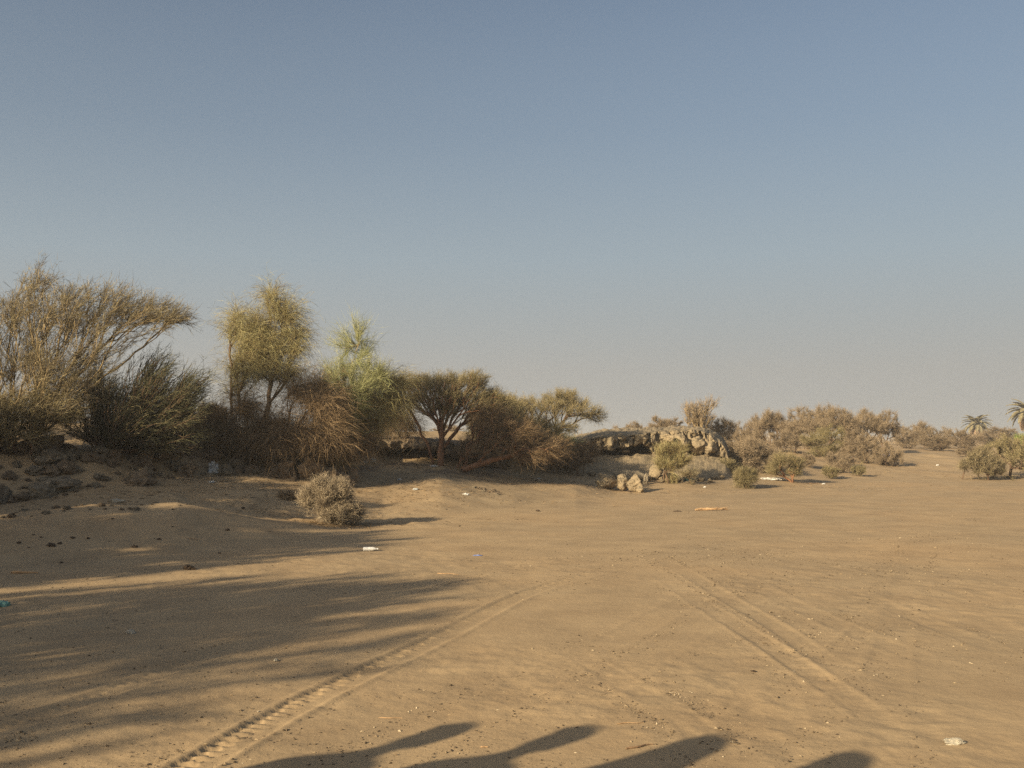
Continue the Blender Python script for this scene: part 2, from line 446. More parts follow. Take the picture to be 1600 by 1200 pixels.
def join(parts):
    V, Fc, L, T, off = [], [], [], [], 0
    for v, f, l, t in parts:
        V.append(v); Fc.append(f + off); L.append(l); T.append(t); off += len(v)
    return np.vstack(V), np.concatenate(Fc), np.concatenate(L), np.concatenate(T)
def tube_chain(pts, rad, sides=5):
    pts = np.asarray(pts); n = len(pts)
    d = np.empty_like(pts); d[1:-1] = pts[2:] - pts[:-2]; d[0] = pts[1] - pts[0]; d[-1] = pts[-1] - pts[-2]
    d = norm(d); a, b = frames(d)
    an = np.arange(sides) * 2 * np.pi / sides
    V = pts[:, None] + (a[:, None] * np.cos(an)[None, :, None] + b[:, None] * np.sin(an)[None, :, None]) * np.asarray(rad)[:, None, None]
    i = np.arange(n - 1)[:, None]; j = np.arange(sides)[None]; j2 = (j + 1) % sides
    q = np.stack([i * sides + j, i * sides + j2, (i + 1) * sides + j2, (i + 1) * sides + j], -1).reshape(-1, 4)
    cap = np.array([np.arange(sides)[::-1], (n - 1) * sides + np.arange(sides)])
    return V.reshape(-1, 3), np.concatenate([q.ravel(), cap.ravel()]), np.concatenate([np.full(len(q), 4), np.full(2, sides)]), np.full(n * sides, .5)

def skeleton(bases, targets, kpath=.35, wob=.12, step=.22, first_dir=(0, 0, 1), r_tip=.006, r_pow=.5):
    """a branching skeleton reaching every target; returns chains, radii and all nodes"""
    pos = [np.array(b, float) for b in bases]; par = [-1] * len(bases); dirs = [np.array(first_dir, float)] * len(bases); plen = [0.0] * len(bases)
    POS = np.array(pos); PL = np.array(plen); DR = np.array(dirs)
    chains = []
    b0 = POS.mean(0)
    order = np.argsort(np.linalg.norm(targets - b0, axis=1) * (1 + .25 * RS.rand(len(targets))))
    # coarse first: a few far targets lay out the limbs
    k0 = max(3, len(order) // 28)
    lead = RS.choice(order[len(order) // 3:], k0, replace=False)
    order = list(lead) + [o for o in order if o not in set(lead)]
    for ti in order:
        tg = targets[ti]
        v = tg[None] - POS; dist = np.linalg.norm(v, axis=1)
        al = (v * DR).sum(1) / np.maximum(dist, 1e-6)
        cost = dist * (1.35 - .45 * al) + kpath * PL
        k = int(np.argmin(cost))
        p0 = POS[k]; L = dist[k]
        if L < .05: continue
        n = max(2, int(L / step) + 1)
        t = np.linspace(0, 1, n + 1)[:, None]
        m0 = DR[k] * L * .8; m1 = norm(((tg - p0) / L + np.array([0, 0, .25]) + .2 * RS.randn(3))[None])[0] * L * .8
        h = (2 * t**3 - 3 * t**2 + 1) * p0 + (t**3 - 2 * t**2 + t) * m0 + (-2 * t**3 + 3 * t**2) * tg + (t**3 - t**2) * m1
        h[1:-1] += RS.randn(n - 1, 3) * wob * min(step, L / n)
        ids = [k]
        newp, newl, newd = [], [], []
        base_id = len(POS)
        for i in range(1, n + 1):
            par.append(ids[-1]); ids.append(base_id + i - 1)
            newp.append(h[i]); newd.append(norm((h[i] - h[i - 1])[None])[0]); newl.append(PL[k] + L * i / n)
        POS = np.vstack([POS, newp]); DR = np.vstack([DR, newd]); PL = np.concatenate([PL, newl])
        chains.append(ids)
    cnt = np.zeros(len(POS)); 
    child = np.zeros(len(POS), int)
    for i in range(len(POS) - 1, -1, -1):
        if child[i] == 0: cnt[i] += 1
        if par[i] >= 0: cnt[par[i]] += cnt[i]; child[par[i]] += 1
    R = r_tip * cnt ** r_pow
    return POS, DR, R, chains, cnt
def sample_blobs(blobs, n, D, shell=.35):
    ws = np.array([b[2] * b[3] for b in blobs], float); ws /= ws.sum()
    out = []
    for _ in range(n):
        b = blobs[RS.choice(len(blobs), p=ws)]
        d = norm(RS.randn(1, 3))[0]; r = (shell + (1 - shell) * RS.rand()) ** .6
        dd = b[5] if len(b) > 5 else max(b[2], b[3]) * D / F * .9
        db = b[4] if len(b) > 4 and b[4] else 0
        px, py = b[0] + d[0] * r * b[2], b[1] - d[2] * r * b[3]
        out.append(P(px, py, D + db + d[1] * r * dd))
    return np.array(out)
def twigs(Sp, Sd, n, length, rad, spread, bias=(0, 0, 0), sub=3, sublen=.45, droop=0.0, leaf=0, leafsize=.02, tint_c=.5, curved=False, tv=.35):
    """sprays of twigs grown from skeleton points Sp with directions Sd"""
    idx = RS.randint(0, len(Sp), n)
    S = Sp[idx] + RS.randn(n, 3) * .02
    d = norm(Sd[idx] * 1.0 + RS.randn(n, 3) * spread + np.array(bias))
    L = length * (.45 + .9 * RS.rand(n))
    parts = []
    tn = np.clip(tint_c + tv * RS.randn(n), 0, 1)
    dr = np.array([0, 0, -1.0]) * droop
    M1 = S + d * L[:, None] * .5
    d2 = norm(d + dr + RS.randn(n, 3) * .15)
    E1 = M1 + d2 * L[:, None] * .5
    r = rad * (.7 + .6 * RS.rand(n))
    if curved:
        d3 = norm(d2 + dr * 1.2); E2 = E1 + d3 * L[:, None] * .45
        parts.append(cones(S, M1 + (M1 - S) * .2, r, tn)); parts.append(cones(M1, E1 + (E1 - M1) * .3, r * .85, tn)); parts.append(cones(E1, E2, r * .7, tn))
        segs = [(S, M1), (M1, E1), (E1, E2)]
    else:
        parts.append(cones(S, M1 + (M1 - S) * .3, r, tn)); parts.append(cones(M1, E1, r * .8, tn))
        segs = [(S, M1), (M1, E1)]
    allp = []
    for k in range(sub):
        a, b = segs[k % len(segs)]
        t = RS.rand(n, 1); s = a + (b - a) * t
        sd = norm(norm(b - a) * .9 + RS.randn(n, 3) * .55 + dr * .5)
        e = s + sd * (L * sublen * (.5 + .7 * RS.rand(n)))[:, None]
        parts.append(cones(s, e, r * .7, np.clip(tn + .15 * RS.randn(n), 0, 1)))
        allp.append(s + (e - s) * RS.rand(n, 1))
    if leaf:
        pool = np.vstack(allp + [segs[-1][0] + (segs[-1][1] - segs[-1][0]) * RS.rand(n, 1)])
        li = RS.randint(0, len(pool), leaf)
        parts.append(leaves(pool[li] + RS.randn(leaf, 3) * .015, leafsize, np.clip(tint_c + .15 + tv * RS.randn(leaf), 0, 1)))
    return parts
STYLES = {
 # length, rad, spread, bias, sub, droop, curved, leaf share, leafsize
 'thorn':  dict(length=.34, rad=.0048, spread=.55, bias=(.1, 0, .25), sub=4, sublen=.5, droop=0.0, leafk=1.0, leafsize=.022),
 'dark':   dict(length=.30, rad=.0048, spread=.5, bias=(.35, 0, .1), sub=4, sublen=.5, droop=.05, leafk=.9, leafsize=.026),
 'droop':  dict(length=.62, rad=.0036, spread=.62, bias=(.18, 0, .05), sub=3, sublen=.6, droop=.45, curved=True, leafk=0.0, leafsize=.02),
 'hang':   dict(length=.80, rad=.0042, spread=1.0, bias=(.15, -.1, -.1), sub=4, sublen=.6, droop=.38, curved=True, leafk=0.0, leafsize=.02),
 'broom':  dict(length=.62, rad=.0038, spread=.22, bias=(.05, 0, .55), sub=4, sublen=.6, droop=-.05, leafk=0.0, leafsize=.02),
 'dense':  dict(length=.20, rad=.0036, spread=.60, bias=(0, 0, .35), sub=4, sublen=.55, droop=0.0, leafk=1.6, leafsize=.022),
 'scrub':  dict(length=.34, rad=.0060, spread=.6, bias=(0, 0, .3), sub=3, sublen=.5, droop=0.0, leafk=1.2, leafsize=.035),
}
def crown_mesh(name, POS, DR, cnt, thin, n, style, mat, origin, tint_c=.5, tv=.3, ls=1.0, rs=1.0, bias=None):
    st = dict(STYLES[style]); lk = st.pop('leafk'); st['length'] *= ls; st['rad'] *= rs
    if bias: st['bias'] = bias
    sel = cnt <= thin
    parts = twigs(POS[sel], DR[sel], n, tint_c=tint_c, leaf=int(n * lk), tv=tv, **st)
    V, Fc, L, T = join(parts)
    return mesh_from(name, V - origin, Fc, L, [mat], tint=T)
def wood_mesh(name, POS, R, chains, mat, origin, rmin=.004, sides=5, rmax=9):
    parts = []
    for ch in chains:
        rr = R[ch].copy(); rr[0] = min(rr[0], rr[1] * 1.25); rr = np.clip(rr, 0, rmax)
        if rr.max() < rmin: continue
        parts.append(tube_chain(POS[ch], rr, sides if rr.max() > .02 else 3))
    V, Fc, L, T = join(parts)
    return mesh_from(name, V - origin, Fc, L, [mat], smooth=True)
NPLANT = [0]
def plant(name, label, cat, px, D, blobs, nt=200, ntw=6000, style='thorn', mat='tan', bark='bark', r_tip=.006, thin=3,
          stems=1, spread=.12, shell=.35, kpath=.35, tint_c=.5, tv=.3, group=None, first_dir=(0, 0, 1), rpow=.5, wob=.12, extra=None, ls=1.0, rs=1.0, bias=None, parts_of=('trunk', 'crown')):
    b = on_col(px, D); origin = np.array(b) - np.array([0, 0, .04])
    bases = [origin + np.array([RS.randn() * spread, RS.randn() * spread, 0]) for _ in range(stems)]
    if stems == 1: bases = [origin]
    T = sample_blobs(blobs, nt, D, shell)
    POS, DR, R, chains, cnt = skeleton(bases, T, kpath=kpath, r_tip=r_tip, r_pow=rpow, wob=wob, first_dir=first_dir)
    root = link(name, None, loc=tuple(origin), label=label, cat=cat, group=group)
    link(parts_of[0], wood_mesh(name + '_wood', POS, R, chains, M[bark], origin), root)
    link(parts_of[1], crown_mesh(name + '_crown', POS, DR, cnt, thin, ntw, style, M[mat], origin, tint_c, tv, ls, rs, bias), root)
    if extra: extra(root, POS, DR, R, cnt, origin)
    return root

# ---- the thorn tree at the left edge
plant('thorn_tree', 'large spreading thorn tree with bare tan twigs at the left edge, longest branches reaching right', 'tree', 15, 21.6,
      [(-70,520,110,85,0,1.6),(60,490,85,50,0,1.5),(145,512,80,36,0,1.3),(205,488,62,22,0,.8),(225,495,62,20,.3,.7),(262,500,42,12,0,.5),(268,498,40,10,.3,.5),(285,496,26,7,0,.4),(240,476,30,8,0,.4),(62,440,30,28,0,.7),(145,468,65,16,0,.9),
       (60,580,100,50,-.3,1.5),(285,500,16,4,0,.3),(150,560,60,20,0,1.0),(110,620,70,30,0,1.2),(40,640,95,30,-.6,1.0),(-180,560,90,90,0,1.5)],
      nt=1150, ntw=11000, style='thorn', mat='tan', bark='palebark', stems=6, spread=.3, shell=.05, r_tip=.0062, rpow=.40, first_dir=(.2, 0, 1), ls=1.1, kpath=.8, bias=(.35, 0, .22))
plant('dark_thorn_tree', 'dark olive thorn tree leaning right above the rocky bank, below the big tree', 'tree', 165, 22.0,
      [(235,600,66,38,0,1.0),(295,605,36,40,0,.8),(240,655,60,25,0,.8),(190,640,40,40,0,.8),(300,640,26,24,0,.7),(215,685,60,20,.3,.8),(300,680,30,18,.3,.6),(130,670,40,24,0,.8),(240,565,36,12,0,.6),(150,600,40,36,0,.8)],
      nt=760, ntw=7600, style='dark', mat='olive', bark='bark', stems=7, spread=.2, shell=.0, first_dir=(.3, 0, 1), kpath=1.0, rpow=.36, r_tip=.008, bias=(.55, 0, .12), ls=1.15)
plant('low_thorn_bush', 'olive thorn bush hanging over the bank under the big left tree', 'bush', 40, 21.2,
      [(50,645,75,30,0,1.0),(-30,660,60,35,0,1.0),(20,680,60,16,-.2,.7)],
      nt=240, ntw=4200, style='dark', mat='olivetan', stems=3, spread=.25)
plant('broom_tree', 'tallest green-gold broom tree with two rounded heads and several slim trunks', 'tree', 398, 25.4,
      [(372,498,12,12,0,.4),(368,520,14,20,0,.4),(425,470,14,16,0,.4),(440,490,22,18,0,.5),(455,520,20,22,0,.5),(458,548,16,14,0,.4),(400,520,22,26,0,.5),(395,548,30,24,0,.6),(425,545,26,22,0,.5),(375,580,24,18,0,.5),(415,580,32,18,0,.6),(445,590,20,14,0,.5),(368,615,18,14,0,.5)],
      nt=470, ntw=7600, style='droop', mat='gold', bark='bark', stems=7, spread=.3, shell=.0, kpath=.7, r_tip=.0062, rpow=.45, tint_c=.6, ls=.72)
plant('green_broom_bush', 'pale green upright broom bush fanning above the tangled shrubs', 'bush', 532, 25.3,
      [(540,550,8,20,0,.2),(556,540,10,24,0,.25),(568,562,12,22,0,.3),(535,590,16,24,0,.35),(555,610,26,24,0,.4),(588,590,14,10,0,.3),(545,650,22,24,0,.4)],
      nt=120, ntw=2300, style='broom', mat='green', bark='palebark', stems=9, spread=.16, shell=.0, kpath=.0, first_dir=(.12, 0, 1), r_tip=.005, rpow=.38, ls=.85, tint_c=.6)
plant('drooping_bush', 'wide brown bush drooping over the bank beneath the tall broom tree', 'bush', 430, 24.8,
      [(468,612,28,12,0,.6),(500,635,30,18,-.2,.7),(412,668,50,14,-.3,.8),(350,672,28,18,-.3,.6),(450,682,50,16,-.6,.6),(508,678,24,20,-.4,.5),(385,640,16,14,0,.4)],
      nt=520, ntw=5000, style='hang', mat='brown', stems=7, spread=.35, shell=.1, tint_c=.6, ls=.7, r_tip=.0075, rpow=.4)
plant('tangled_bush', 'tangled half dead bush filling the foot of the tall broom tree on its left', 'bush', 345, 24.6,
      [(335,655,20,16,0,.6),(345,692,38,16,0,.7),(312,680,28,20,0,.6),(395,702,40,12,-.2,.6)],
      nt=260, ntw=3800, style='thorn', mat='brown', stems=6, spread=.4, shell=.0, tint_c=.5)
plant('golden_drooping_bush', 'golden green bush with windswept twigs spilling right above the dark undercut', 'bush', 530, 26.2,
      [(585,600,36,13,0,.7),(560,632,44,22,0,.8),(615,598,16,10,0,.4),(602,632,24,20,0,.6),(535,660,40,20,0,.6),(500,610,22,14,0,.5),(570,665,30,14,0,.5)],
      nt=380, ntw=7200, style='droop', mat='gold', stems=5, spread=.3, shell=.0, tint_c=.6, ls=.75, bias=(.5, 0, .05), rpow=.42, r_tip=.007)
plant('brown_tangle_bush', 'dry brown tangle of twigs below the golden green bush', 'bush', 512, 25.6,
      [(530,700,34,20,0,.6),(500,715,26,18,-.2,.5),(560,690,20,14,0,.5)],
      nt=150, ntw=2400, style='hang', mat='brown', stems=5, spread=.3, shell=.0, tint_c=.5, ls=.5)
plant('umbrella_thorn_tree', 'umbrella thorn tree with a reddish trunk and flat olive crown beside the undercut', 'tree', 684, 29.6,
      [(615,612,22,10,0,.6),(655,600,36,14,0,1.0),(740,598,22,18,0,.8),(775,625,26,14,0,.8),(700,618,62,13,0,1.1),(700,598,38,10,0,.9),(755,632,30,20,0,.9),(645,628,22,12,0,.8),(700,640,50,14,0,.9)],
      nt=620, ntw=10500, style='dense', mat='olivetan', bark='redbark', stems=4, spread=.08, shell=.0, kpath=.75, r_tip=.0095, rpow=.40, ls=1.2)
plant('sprawling_thorn_bush', 'low sprawling brown thorn bush with limbs spreading right from the reddish trunk', 'bush', 706, 29.4,
      [(790,685,60,30,0,1.0),(760,660,40,24,0,.8),(830,708,50,18,0,.9),(740,700,30,20,0,.7),(860,700,26,20,.5,.7)],
      nt=520, ntw=6000, style='thorn', mat='brown', bark='redbark', stems=5, spread=.2, shell=.1, first_dir=(.9, 0, .45), r_tip=.0088, rpow=.45, tint_c=.5, bias=(.4, 0, .05))
plant('olive_thorn_tree', 'olive tan thorn tree with a domed crown tapering right towards the earth mound', 'tree', 845, 34.8,
      [(800,645,26,18,0,.8),(825,672,40,20,0,1.0),(872,632,50,14,0,1.2),(900,643,38,16,0,1.0),(830,648,44,20,0,1.1),(812,630,28,10,0,.8),(925,652,24,8,0,.7),(860,670,50,18,0,1.0),(880,618,20,7,0,.6)],
      nt=560, ntw=10500, style='dense', mat='olivetan', bark='bark', stems=5, spread=.2, shell=.15, r_tip=.0085, rpow=.46, tint_c=.6, ls=1.25)
plant('thicket_bush', 'dusty olive brown thorn bush between the umbrella crown and the domed crown', 'bush', 790, 32.6,
      [(785,640,34,22,0,1.0),(800,672,50,26,0,1.0),(755,668,34,22,0,.8),(840,695,50,22,0,1.0),(770,712,60,18,-.4,1.0)],
      nt=420, ntw=7500, style='thorn', mat='olivetan', bark='bark', stems=6, spread=.22, shell=.0, kpath=.7, rpow=.38, r_tip=.0075, bias=(.4, 0, .1), tint_c=.45)
plant('overhanging_bush', 'tan twiggy bush hanging over the undercut bank left of the reddish trunk', 'bush', 606, 30.6,
      [(608,655,30,20,0,.7),(585,668,30,14,0,.6),(635,668,22,12,-.2,.5)],
      nt=150, ntw=2600, style='droop', mat='brown', stems=5, spread=.3, shell=.0, tint_c=.65, ls=.7, bias=(.3, 0, -.1))
plant('dark_shrub', 'dark rounded shrub left of the earth mound', 'shrub', 902, 33.0,
      [(905,712,28,20,0,.8),(880,722,28,14,0,.8)], nt=110, ntw=2600, style='dense', mat='brown', stems=5, spread=.2, tint_c=.4, ls=1.2)
plant('light_green_shrub', 'small light green shrub under the olive thorn tree crown', 'shrub', 878, 33.8,
      [(880,702,18,10,0,.6)], nt=60, ntw=1800, style='broom', mat='green', stems=5, spread=.15, tint_c=.4, ls=.5)
plant('dry_bush', 'greyish tan dry bush alone on the sand, the nearest bush to the camera', 'bush', 524, 18.9,
      [(518,782,30,26,0,.4),(500,762,12,14,0,.25),(533,765,10,12,0,.25),(552,804,16,12,0,.3),(482,782,10,12,0,.25),(525,806,30,12,-.15,.3)],
      nt=330, ntw=8000, style='dense', mat='greytan', bark='bark', stems=9, spread=.10, shell=.2, kpath=.02, r_tip=.0034, tint_c=.62, ls=.8, bias=(0, 0, .7))
plant('small_dead_bush', 'small dark dead bush in the shade left of the nearest dry bush', 'bush', 448, 21.3,
      [(448,784,15,8,0,.25)], nt=40, ntw=900, style='dense', mat='brown', stems=6, spread=.1, kpath=.05, r_tip=.004, tint_c=.5)
plant('upright_green_shrub', 'upright green and tan shrub standing in front of the earth mound', 'shrub', 1050, 33.6,
      [(1036,715,11,16,0,.4),(1053,708,13,14,0,.4),(1064,722,9,14,0,.35),(1047,730,15,12,0,.4)],
      nt=130, ntw=3000, style='broom', mat='gold', stems=9, spread=.12, shell=.2, kpath=.05, first_dir=(0, 0, 1), tint_c=.45, r_tip=.005, ls=.5)
plant('low_sprig_shrub', 'thin low shrub at the right foot of the upright green shrub', 'shrub', 1080, 33.2,
      [(1078,742,12,6,0,.3)], nt=25, ntw=350, style='broom', mat='tan', stems=5, spread=.08, kpath=.05, ls=.35)
plant('small_round_bush', 'small dense round bush furthest forward in the right hand group', 'bush', 1166, 33.2,
      [(1165,748,17,12,0,.4)], nt=100, ntw=2600, style='dense', mat='olivetan', stems=7, spread=.1, kpath=.05, tint_c=.5)
plant('little_thorn_tree', 'little thorn tree with a bare forked trunk beside the white sheet', 'tree', 1238, 36.0,
      [(1225,720,18,9,0,.6),(1245,726,12,9,0,.5),(1210,733,12,9,0,.4),(1236,738,16,5,0,.5)],
      nt=150, ntw=2900, style='dense', mat='olivetan', bark='redbark', stems=2, spread=.03, kpath=.3, r_tip=.008, rpow=.45, tint_c=.5)
plant('broad_scrub_bush', 'broad dusty bush behind the small round bush', 'bush', 1180, 38.5,
      [(1170,708,32,22,0,1.0),(1195,722,26,18,0,.8),(1160,730,26,12,0,.8)], nt=190, ntw=4300, style='scrub', mat='fargrey', stems=6, spread=.4, kpath=.1, tint_c=.5, ls=.8)
plant('left_end_scrub_bush', 'low bush at the left end of the right hand group, beside the sand slope', 'bush', 1136, 37.0,
      [(1134,732,15,11,0,.5)], nt=60, ntw=1700, style='dense', mat='olivetan', stems=5, spread=.15, kpath=.1)
plant('right_edge_bush', 'tall dense tan bush at the right edge of the picture', 'bush', 1585, 42.0,
      [(1580,705,30,24,0,1.2),(1605,712,28,28,0,1.2),(1560,702,22,14,.8,1.0),(1650,710,50,30,0,1.3)],
      nt=340, ntw=7000, style='scrub', mat='olivetan', stems=8, spread=.6, kpath=.1, tint_c=.55, ls=.8)
plant('front_right_bush', 'rounded tan bush just left of the tall right edge bush', 'bush', 1535, 40.6,
      [(1530,720,22,20,0,.9),(1552,730,18,16,0,.7),(1510,726,9,10,0,.5)],
      nt=200, ntw=4600, style='scrub', mat='tan', stems=8, spread=.4, kpath=.1, tint_c=.5, ls=.7)
plant('bright_green_bush', 'bright green bush half cut off by the right edge of the picture', 'bush', 1606, 60,
      [(1602,690,20,9,0,1.0),(1640,690,30,12,0,1.2)], nt=120, ntw=3600, style='scrub', mat='vivid', stems=6, spread=.4, kpath=.1)
plant('sparse_thorn_tree', 'sparse bare thorn tree standing up behind the earth mound', 'tree', 1088, 50,
      [(1078,638,12,7,0,.7),(1108,630,17,4,0,.9),(1092,640,18,8,0,.8),(1100,655,20,8,0,.8),(1082,655,14,8,0,.7)], nt=150, ntw=1000, style='thorn', mat='fargrey', bark='palebark', stems=4, spread=.1, kpath=.9, r_tip=.014, rpow=.34, tint_c=.6, rs=1.8)

# ---- scrub prototypes for the middle distance
def proto(kind):
    if kind == 'mound':   bl = [(0,0,1.0,.62,.5)]; h = (.9, .5); stems = 6
    T = []
    n = {'mound': 150, 'umbrella': 190, 'round': 130, 'low': 120}[kind]
    for _ in range(n):
        d = norm(RS.randn(1, 3))[0]; r = (.25 + .75 * RS.rand()) ** .6
        if kind == 'mound':      p = np.array([d[0] * r * 1.0, d[1] * r * .9, .52 + d[2] * r * .45])
        elif kind == 'umbrella': p = np.array([d[0] * r * 1.0, d[1] * r * .9, .74 + d[2] * r * .24 - .12 * (d[0] * r) ** 2])
        elif kind == 'round':    p = np.array([d[0] * r * .8, d[1] * r * .8, .55 + d[2] * r * .42])
        else:                    p = np.array([d[0] * r * 1.2, d[1] * r * .9, .35 + d[2] * r * .32])
        p[:2] += .12 * RS.randn(2); p[2] = max(.06, p[2] * (1 + .12 * math.sin(p[0] * 5 + n)))
        p[2] = p[2] + .10 * math.sin(p[0] * 3.1 + p[1] * 2)
        T.append(p * np.array([1.5, 1.5, 2.2]))
    T = np.array(T)
    st = 5 if kind != 'umbrella' else 3
    bases = [np.array([RS.randn() * .3, RS.randn() * .3, 0]) for _ in range(st)]
    POS, DR, R, ch, cnt = skeleton(bases, T, kpath=.2 if kind != 'umbrella' else .4, r_tip=.009, step=.3)
    z = np.zeros(3)
    wood = wood_mesh(kind + '_scrub_wood', POS, R, ch, M['bark'], z, rmin=.008, sides=4)
    crown = {m: crown_mesh(kind + '_scrub_crown', POS, DR, cnt, 3, 6200, 'scrub', M[m], z, .5, .2) for m in ('fargrey', 'olivetan')}
    return wood, crown
PROTO = {k: [proto(k), proto(k)] for k in ('mound', 'umbrella', 'round', 'low')}
def scrub(name, label, px, top, width, D, kind, mat='fargrey', cat='bush', group='scrub bushes in the middle distance'):
    b = on_col(px, D)
    zt = P(px, top + (4 if D > 46 and D < 60 else 0), D).z; h = max(.4, zt - b.z); wd = width * (1.12 if D > 46 else 1) * D / F / 2
    wood, crown = PROTO[kind][rnd.randrange(2)]
    hh = {'mound': 2.2, 'umbrella': 2.2, 'round': 2.2, 'low': 1.6}[kind]; ww = {'mound': 1.75, 'umbrella': 1.75, 'round': 1.5, 'low': 2.1}[kind]
    r = link(name, None, loc=(b.x, b.y, b.z - .05), label=label, cat=cat, group=group)
    r.rotation_euler = (0, 0, rnd.random() * 6.28)
    s = wd / ww; r.scale = (s, s, h / hh)
    link('stems', wood, r); link('crown', crown[mat], r)
    return r
SCRUB = [
 ('thorn_bush','dusty bush on the skyline left of the gap above the earth mound',985,656,56,58,'low','fargrey'),
 ('thorn_bush','reddish bush on the skyline just left of the sparse bare tree',1038,646,62,56,'mound','fargrey'),
 ('thorn_bush','olive bush tucked under the right side of the sparse bare tree',1122,652,72,52,'mound','fargrey'),
 ('thorn_bush','small bush growing against the right end of the earth mound',1140,686,34,44,'round','fargrey'),
 ('thorn_bush','low skyline bush right of the sparse bare tree',1172,652,50,72,'mound','fargrey'),
 ('thorn_bush','tall pale bush above the broad dusty bush',1168,668,48,46,'round','fargrey'),
 ('thorn_tree','flat crowned thorn tree at the left shoulder of the scrub thicket',1212,648,74,60,'umbrella','fargrey'),
 ('thorn_tree','thorn tree left of the top of the scrub thicket',1258,641,76,57,'umbrella','fargrey'),
 ('thorn_tree','broad thorn tree forming the top of the scrub thicket',1300,636,86,55,'umbrella','fargrey'),
 ('thorn_tree','thorn tree at the right shoulder of the scrub thicket',1348,644,70,58,'umbrella','fargrey'),
 ('thorn_tree','airy thorn tree right of the scrub thicket with thin top twigs',1382,650,56,66,'umbrella','fargrey'),
 ('thorn_bush','olive bush low in the left part of the scrub thicket',1232,664,66,50,'mound','fargrey'),
 ('thorn_bush','dense bush low in the middle of the scrub thicket',1288,664,74,49,'mound','olivetan'),
 ('thorn_bush','dense bush at the lower right of the scrub thicket',1345,668,66,48,'mound','fargrey'),
 ('thorn_bush','dark creeping bush beside the blue bag',1385,690,56,47,'low','fargrey'),
 ('thorn_bush','pale low bush at the foot of the scrub thicket behind the small shrubs',1308,706,60,45,'low','fargrey'),
 ('thorn_bush','long low bush in the gap right of the scrub thicket',1418,668,56,74,'mound','fargrey'),
 ('thorn_bush','flat topped reddish bush left of the palm',1450,661,62,80,'mound','fargrey'),
 ('thorn_bush','olive bush in front of the flat topped reddish bush',1462,680,56,64,'mound','fargrey'),
 ('thorn_bush','bush directly beneath the palm',1502,672,56,76,'mound','fargrey'),
 ('thorn_bush','skyline bush between the two palms',1556,667,70,98,'mound','fargrey'),
 ('thorn_bush','bush behind the front right bush',1520,690,56,56,'mound','fargrey'),
 ('thorn_bush','small leafy bush right of the little thorn tree, first of two on the sand',1297,726,34,39.5,'round','olivetan'),
 ('thorn_bush','low bush behind the first of the two small bushes on the sand',1314,716,46,42.5,'low','fargrey'),
 ('thorn_bush','tiny bushy plant standing alone in the gap of sand',1339,724,26,41,'round','olivetan'),
 ('thorn_bush','small dark bush between the little thorn tree and the thicket',1262,706,26,43,'round','fargrey'),
 ('thorn_bush','golden bush glimpsed between the dark tree and the tall broom tree',333,628,60,31,'round','fargrey'),
 ('thorn_bush','dim bush on the plateau behind the dark thorn tree',205,655,110,34,'mound','olivetan'),
 ('thorn_bush','dark bush filling the gap between the dark thorn tree and the tall broom tree',285,648,110,31,'mound','olivetan'),
 ('thorn_bush','dim bush on the plateau behind the big left tree',90,640,130,32,'mound','fargrey'),
 ('thorn_bush','low bush on the plateau seen below the umbrella thorn crown',700,672,60,44,'low','fargrey'),
 ('thorn_bush','low bush on the plateau seen below the olive thorn crown',800,668,70,46,'low','fargrey'),
 ('thorn_bush','low bush on the left end of the mound top',935,668,50,47,'low','fargrey'),
]
for a in SCRUB:
    scrub(a[0] if a[0] != 'thorn_tree' else 'scrub_thorn_tree', a[1], a[2], a[3], a[4], a[5], a[6], a[7], 'tree' if a[0] == 'thorn_tree' else 'bush',
          'thorn trees of the thicket' if a[0] == 'thorn_tree' else 'scrub bushes in the middle distance')

# ---- thorn trees outside the frame on the left, whose shade streaks the sand
def shade_tree(x, y, h, wdt, label, nt=170, ntw=2600, st='scrub', rs=1.5):
    T = []
    for _ in range(nt):
        d = norm(RS.randn(1, 3))[0]; r = (.2 + .8 * RS.rand()) ** .6
        T.append([x + d[0] * r * wdt, y + d[1] * r * wdt, h * .68 + d[2] * r * h * .3])
    T = np.array(T); o = np.array([x, y, 0.0])
    POS, DR, R, ch, cnt = skeleton([o], T, kpath=.35, r_tip=.009, step=.3)
    r = link('thorn_tree', None, loc=tuple(o), label=label, cat='tree', group='trees beside the photographers')
    link('trunk', wood_mesh('shade_wood', POS, R, ch, M['bark'], o), r)
    link('crown', crown_mesh('shade_crown', POS, DR, cnt, 3, ntw, st, M['tan'], o, rs=rs), r)
shade_tree(-12.6, 7.6, 5.2, 2.5, 'thorn tree left of the frame whose shade covers the sand ridge', 340, 17000, rs=2.2)
shade_tree(-16.2, 11.2, 5.2, 2.8, 'thorn tree left of the frame whose shade covers the rocky bank', 340, 17000, rs=2.2)
shade_tree(-13.4, 13.6, 5.0, 2.7, 'thorn tree just left of the frame in front of the rocky bank', 340, 17000, rs=2.2)
shade_tree(-15.9, 14.9, 5.2, 2.6, 'thorn tree left of the frame at the foot of the rocky bank', 300, 14000, rs=2.2)
shade_tree(-10.6, 2.4, 4.8, 2.1, 'sparse thorn tree left of the frame, nearest the camera on that side', 220, 5200)
shade_tree(-10.6, -.5, 5.0, 2.0, 'sparse thorn tree behind the camera on the left', 200, 3800)
shade_tree(-7.8, 4.4, 3.9, 1.3, 'small thorn tree left of the frame beside the people', 110, 2000)
shade_tree(-13.8, 4.8, 4.6, 1.8, 'thorn tree left of the frame behind the one that shades the sand ridge', 160, 6000)

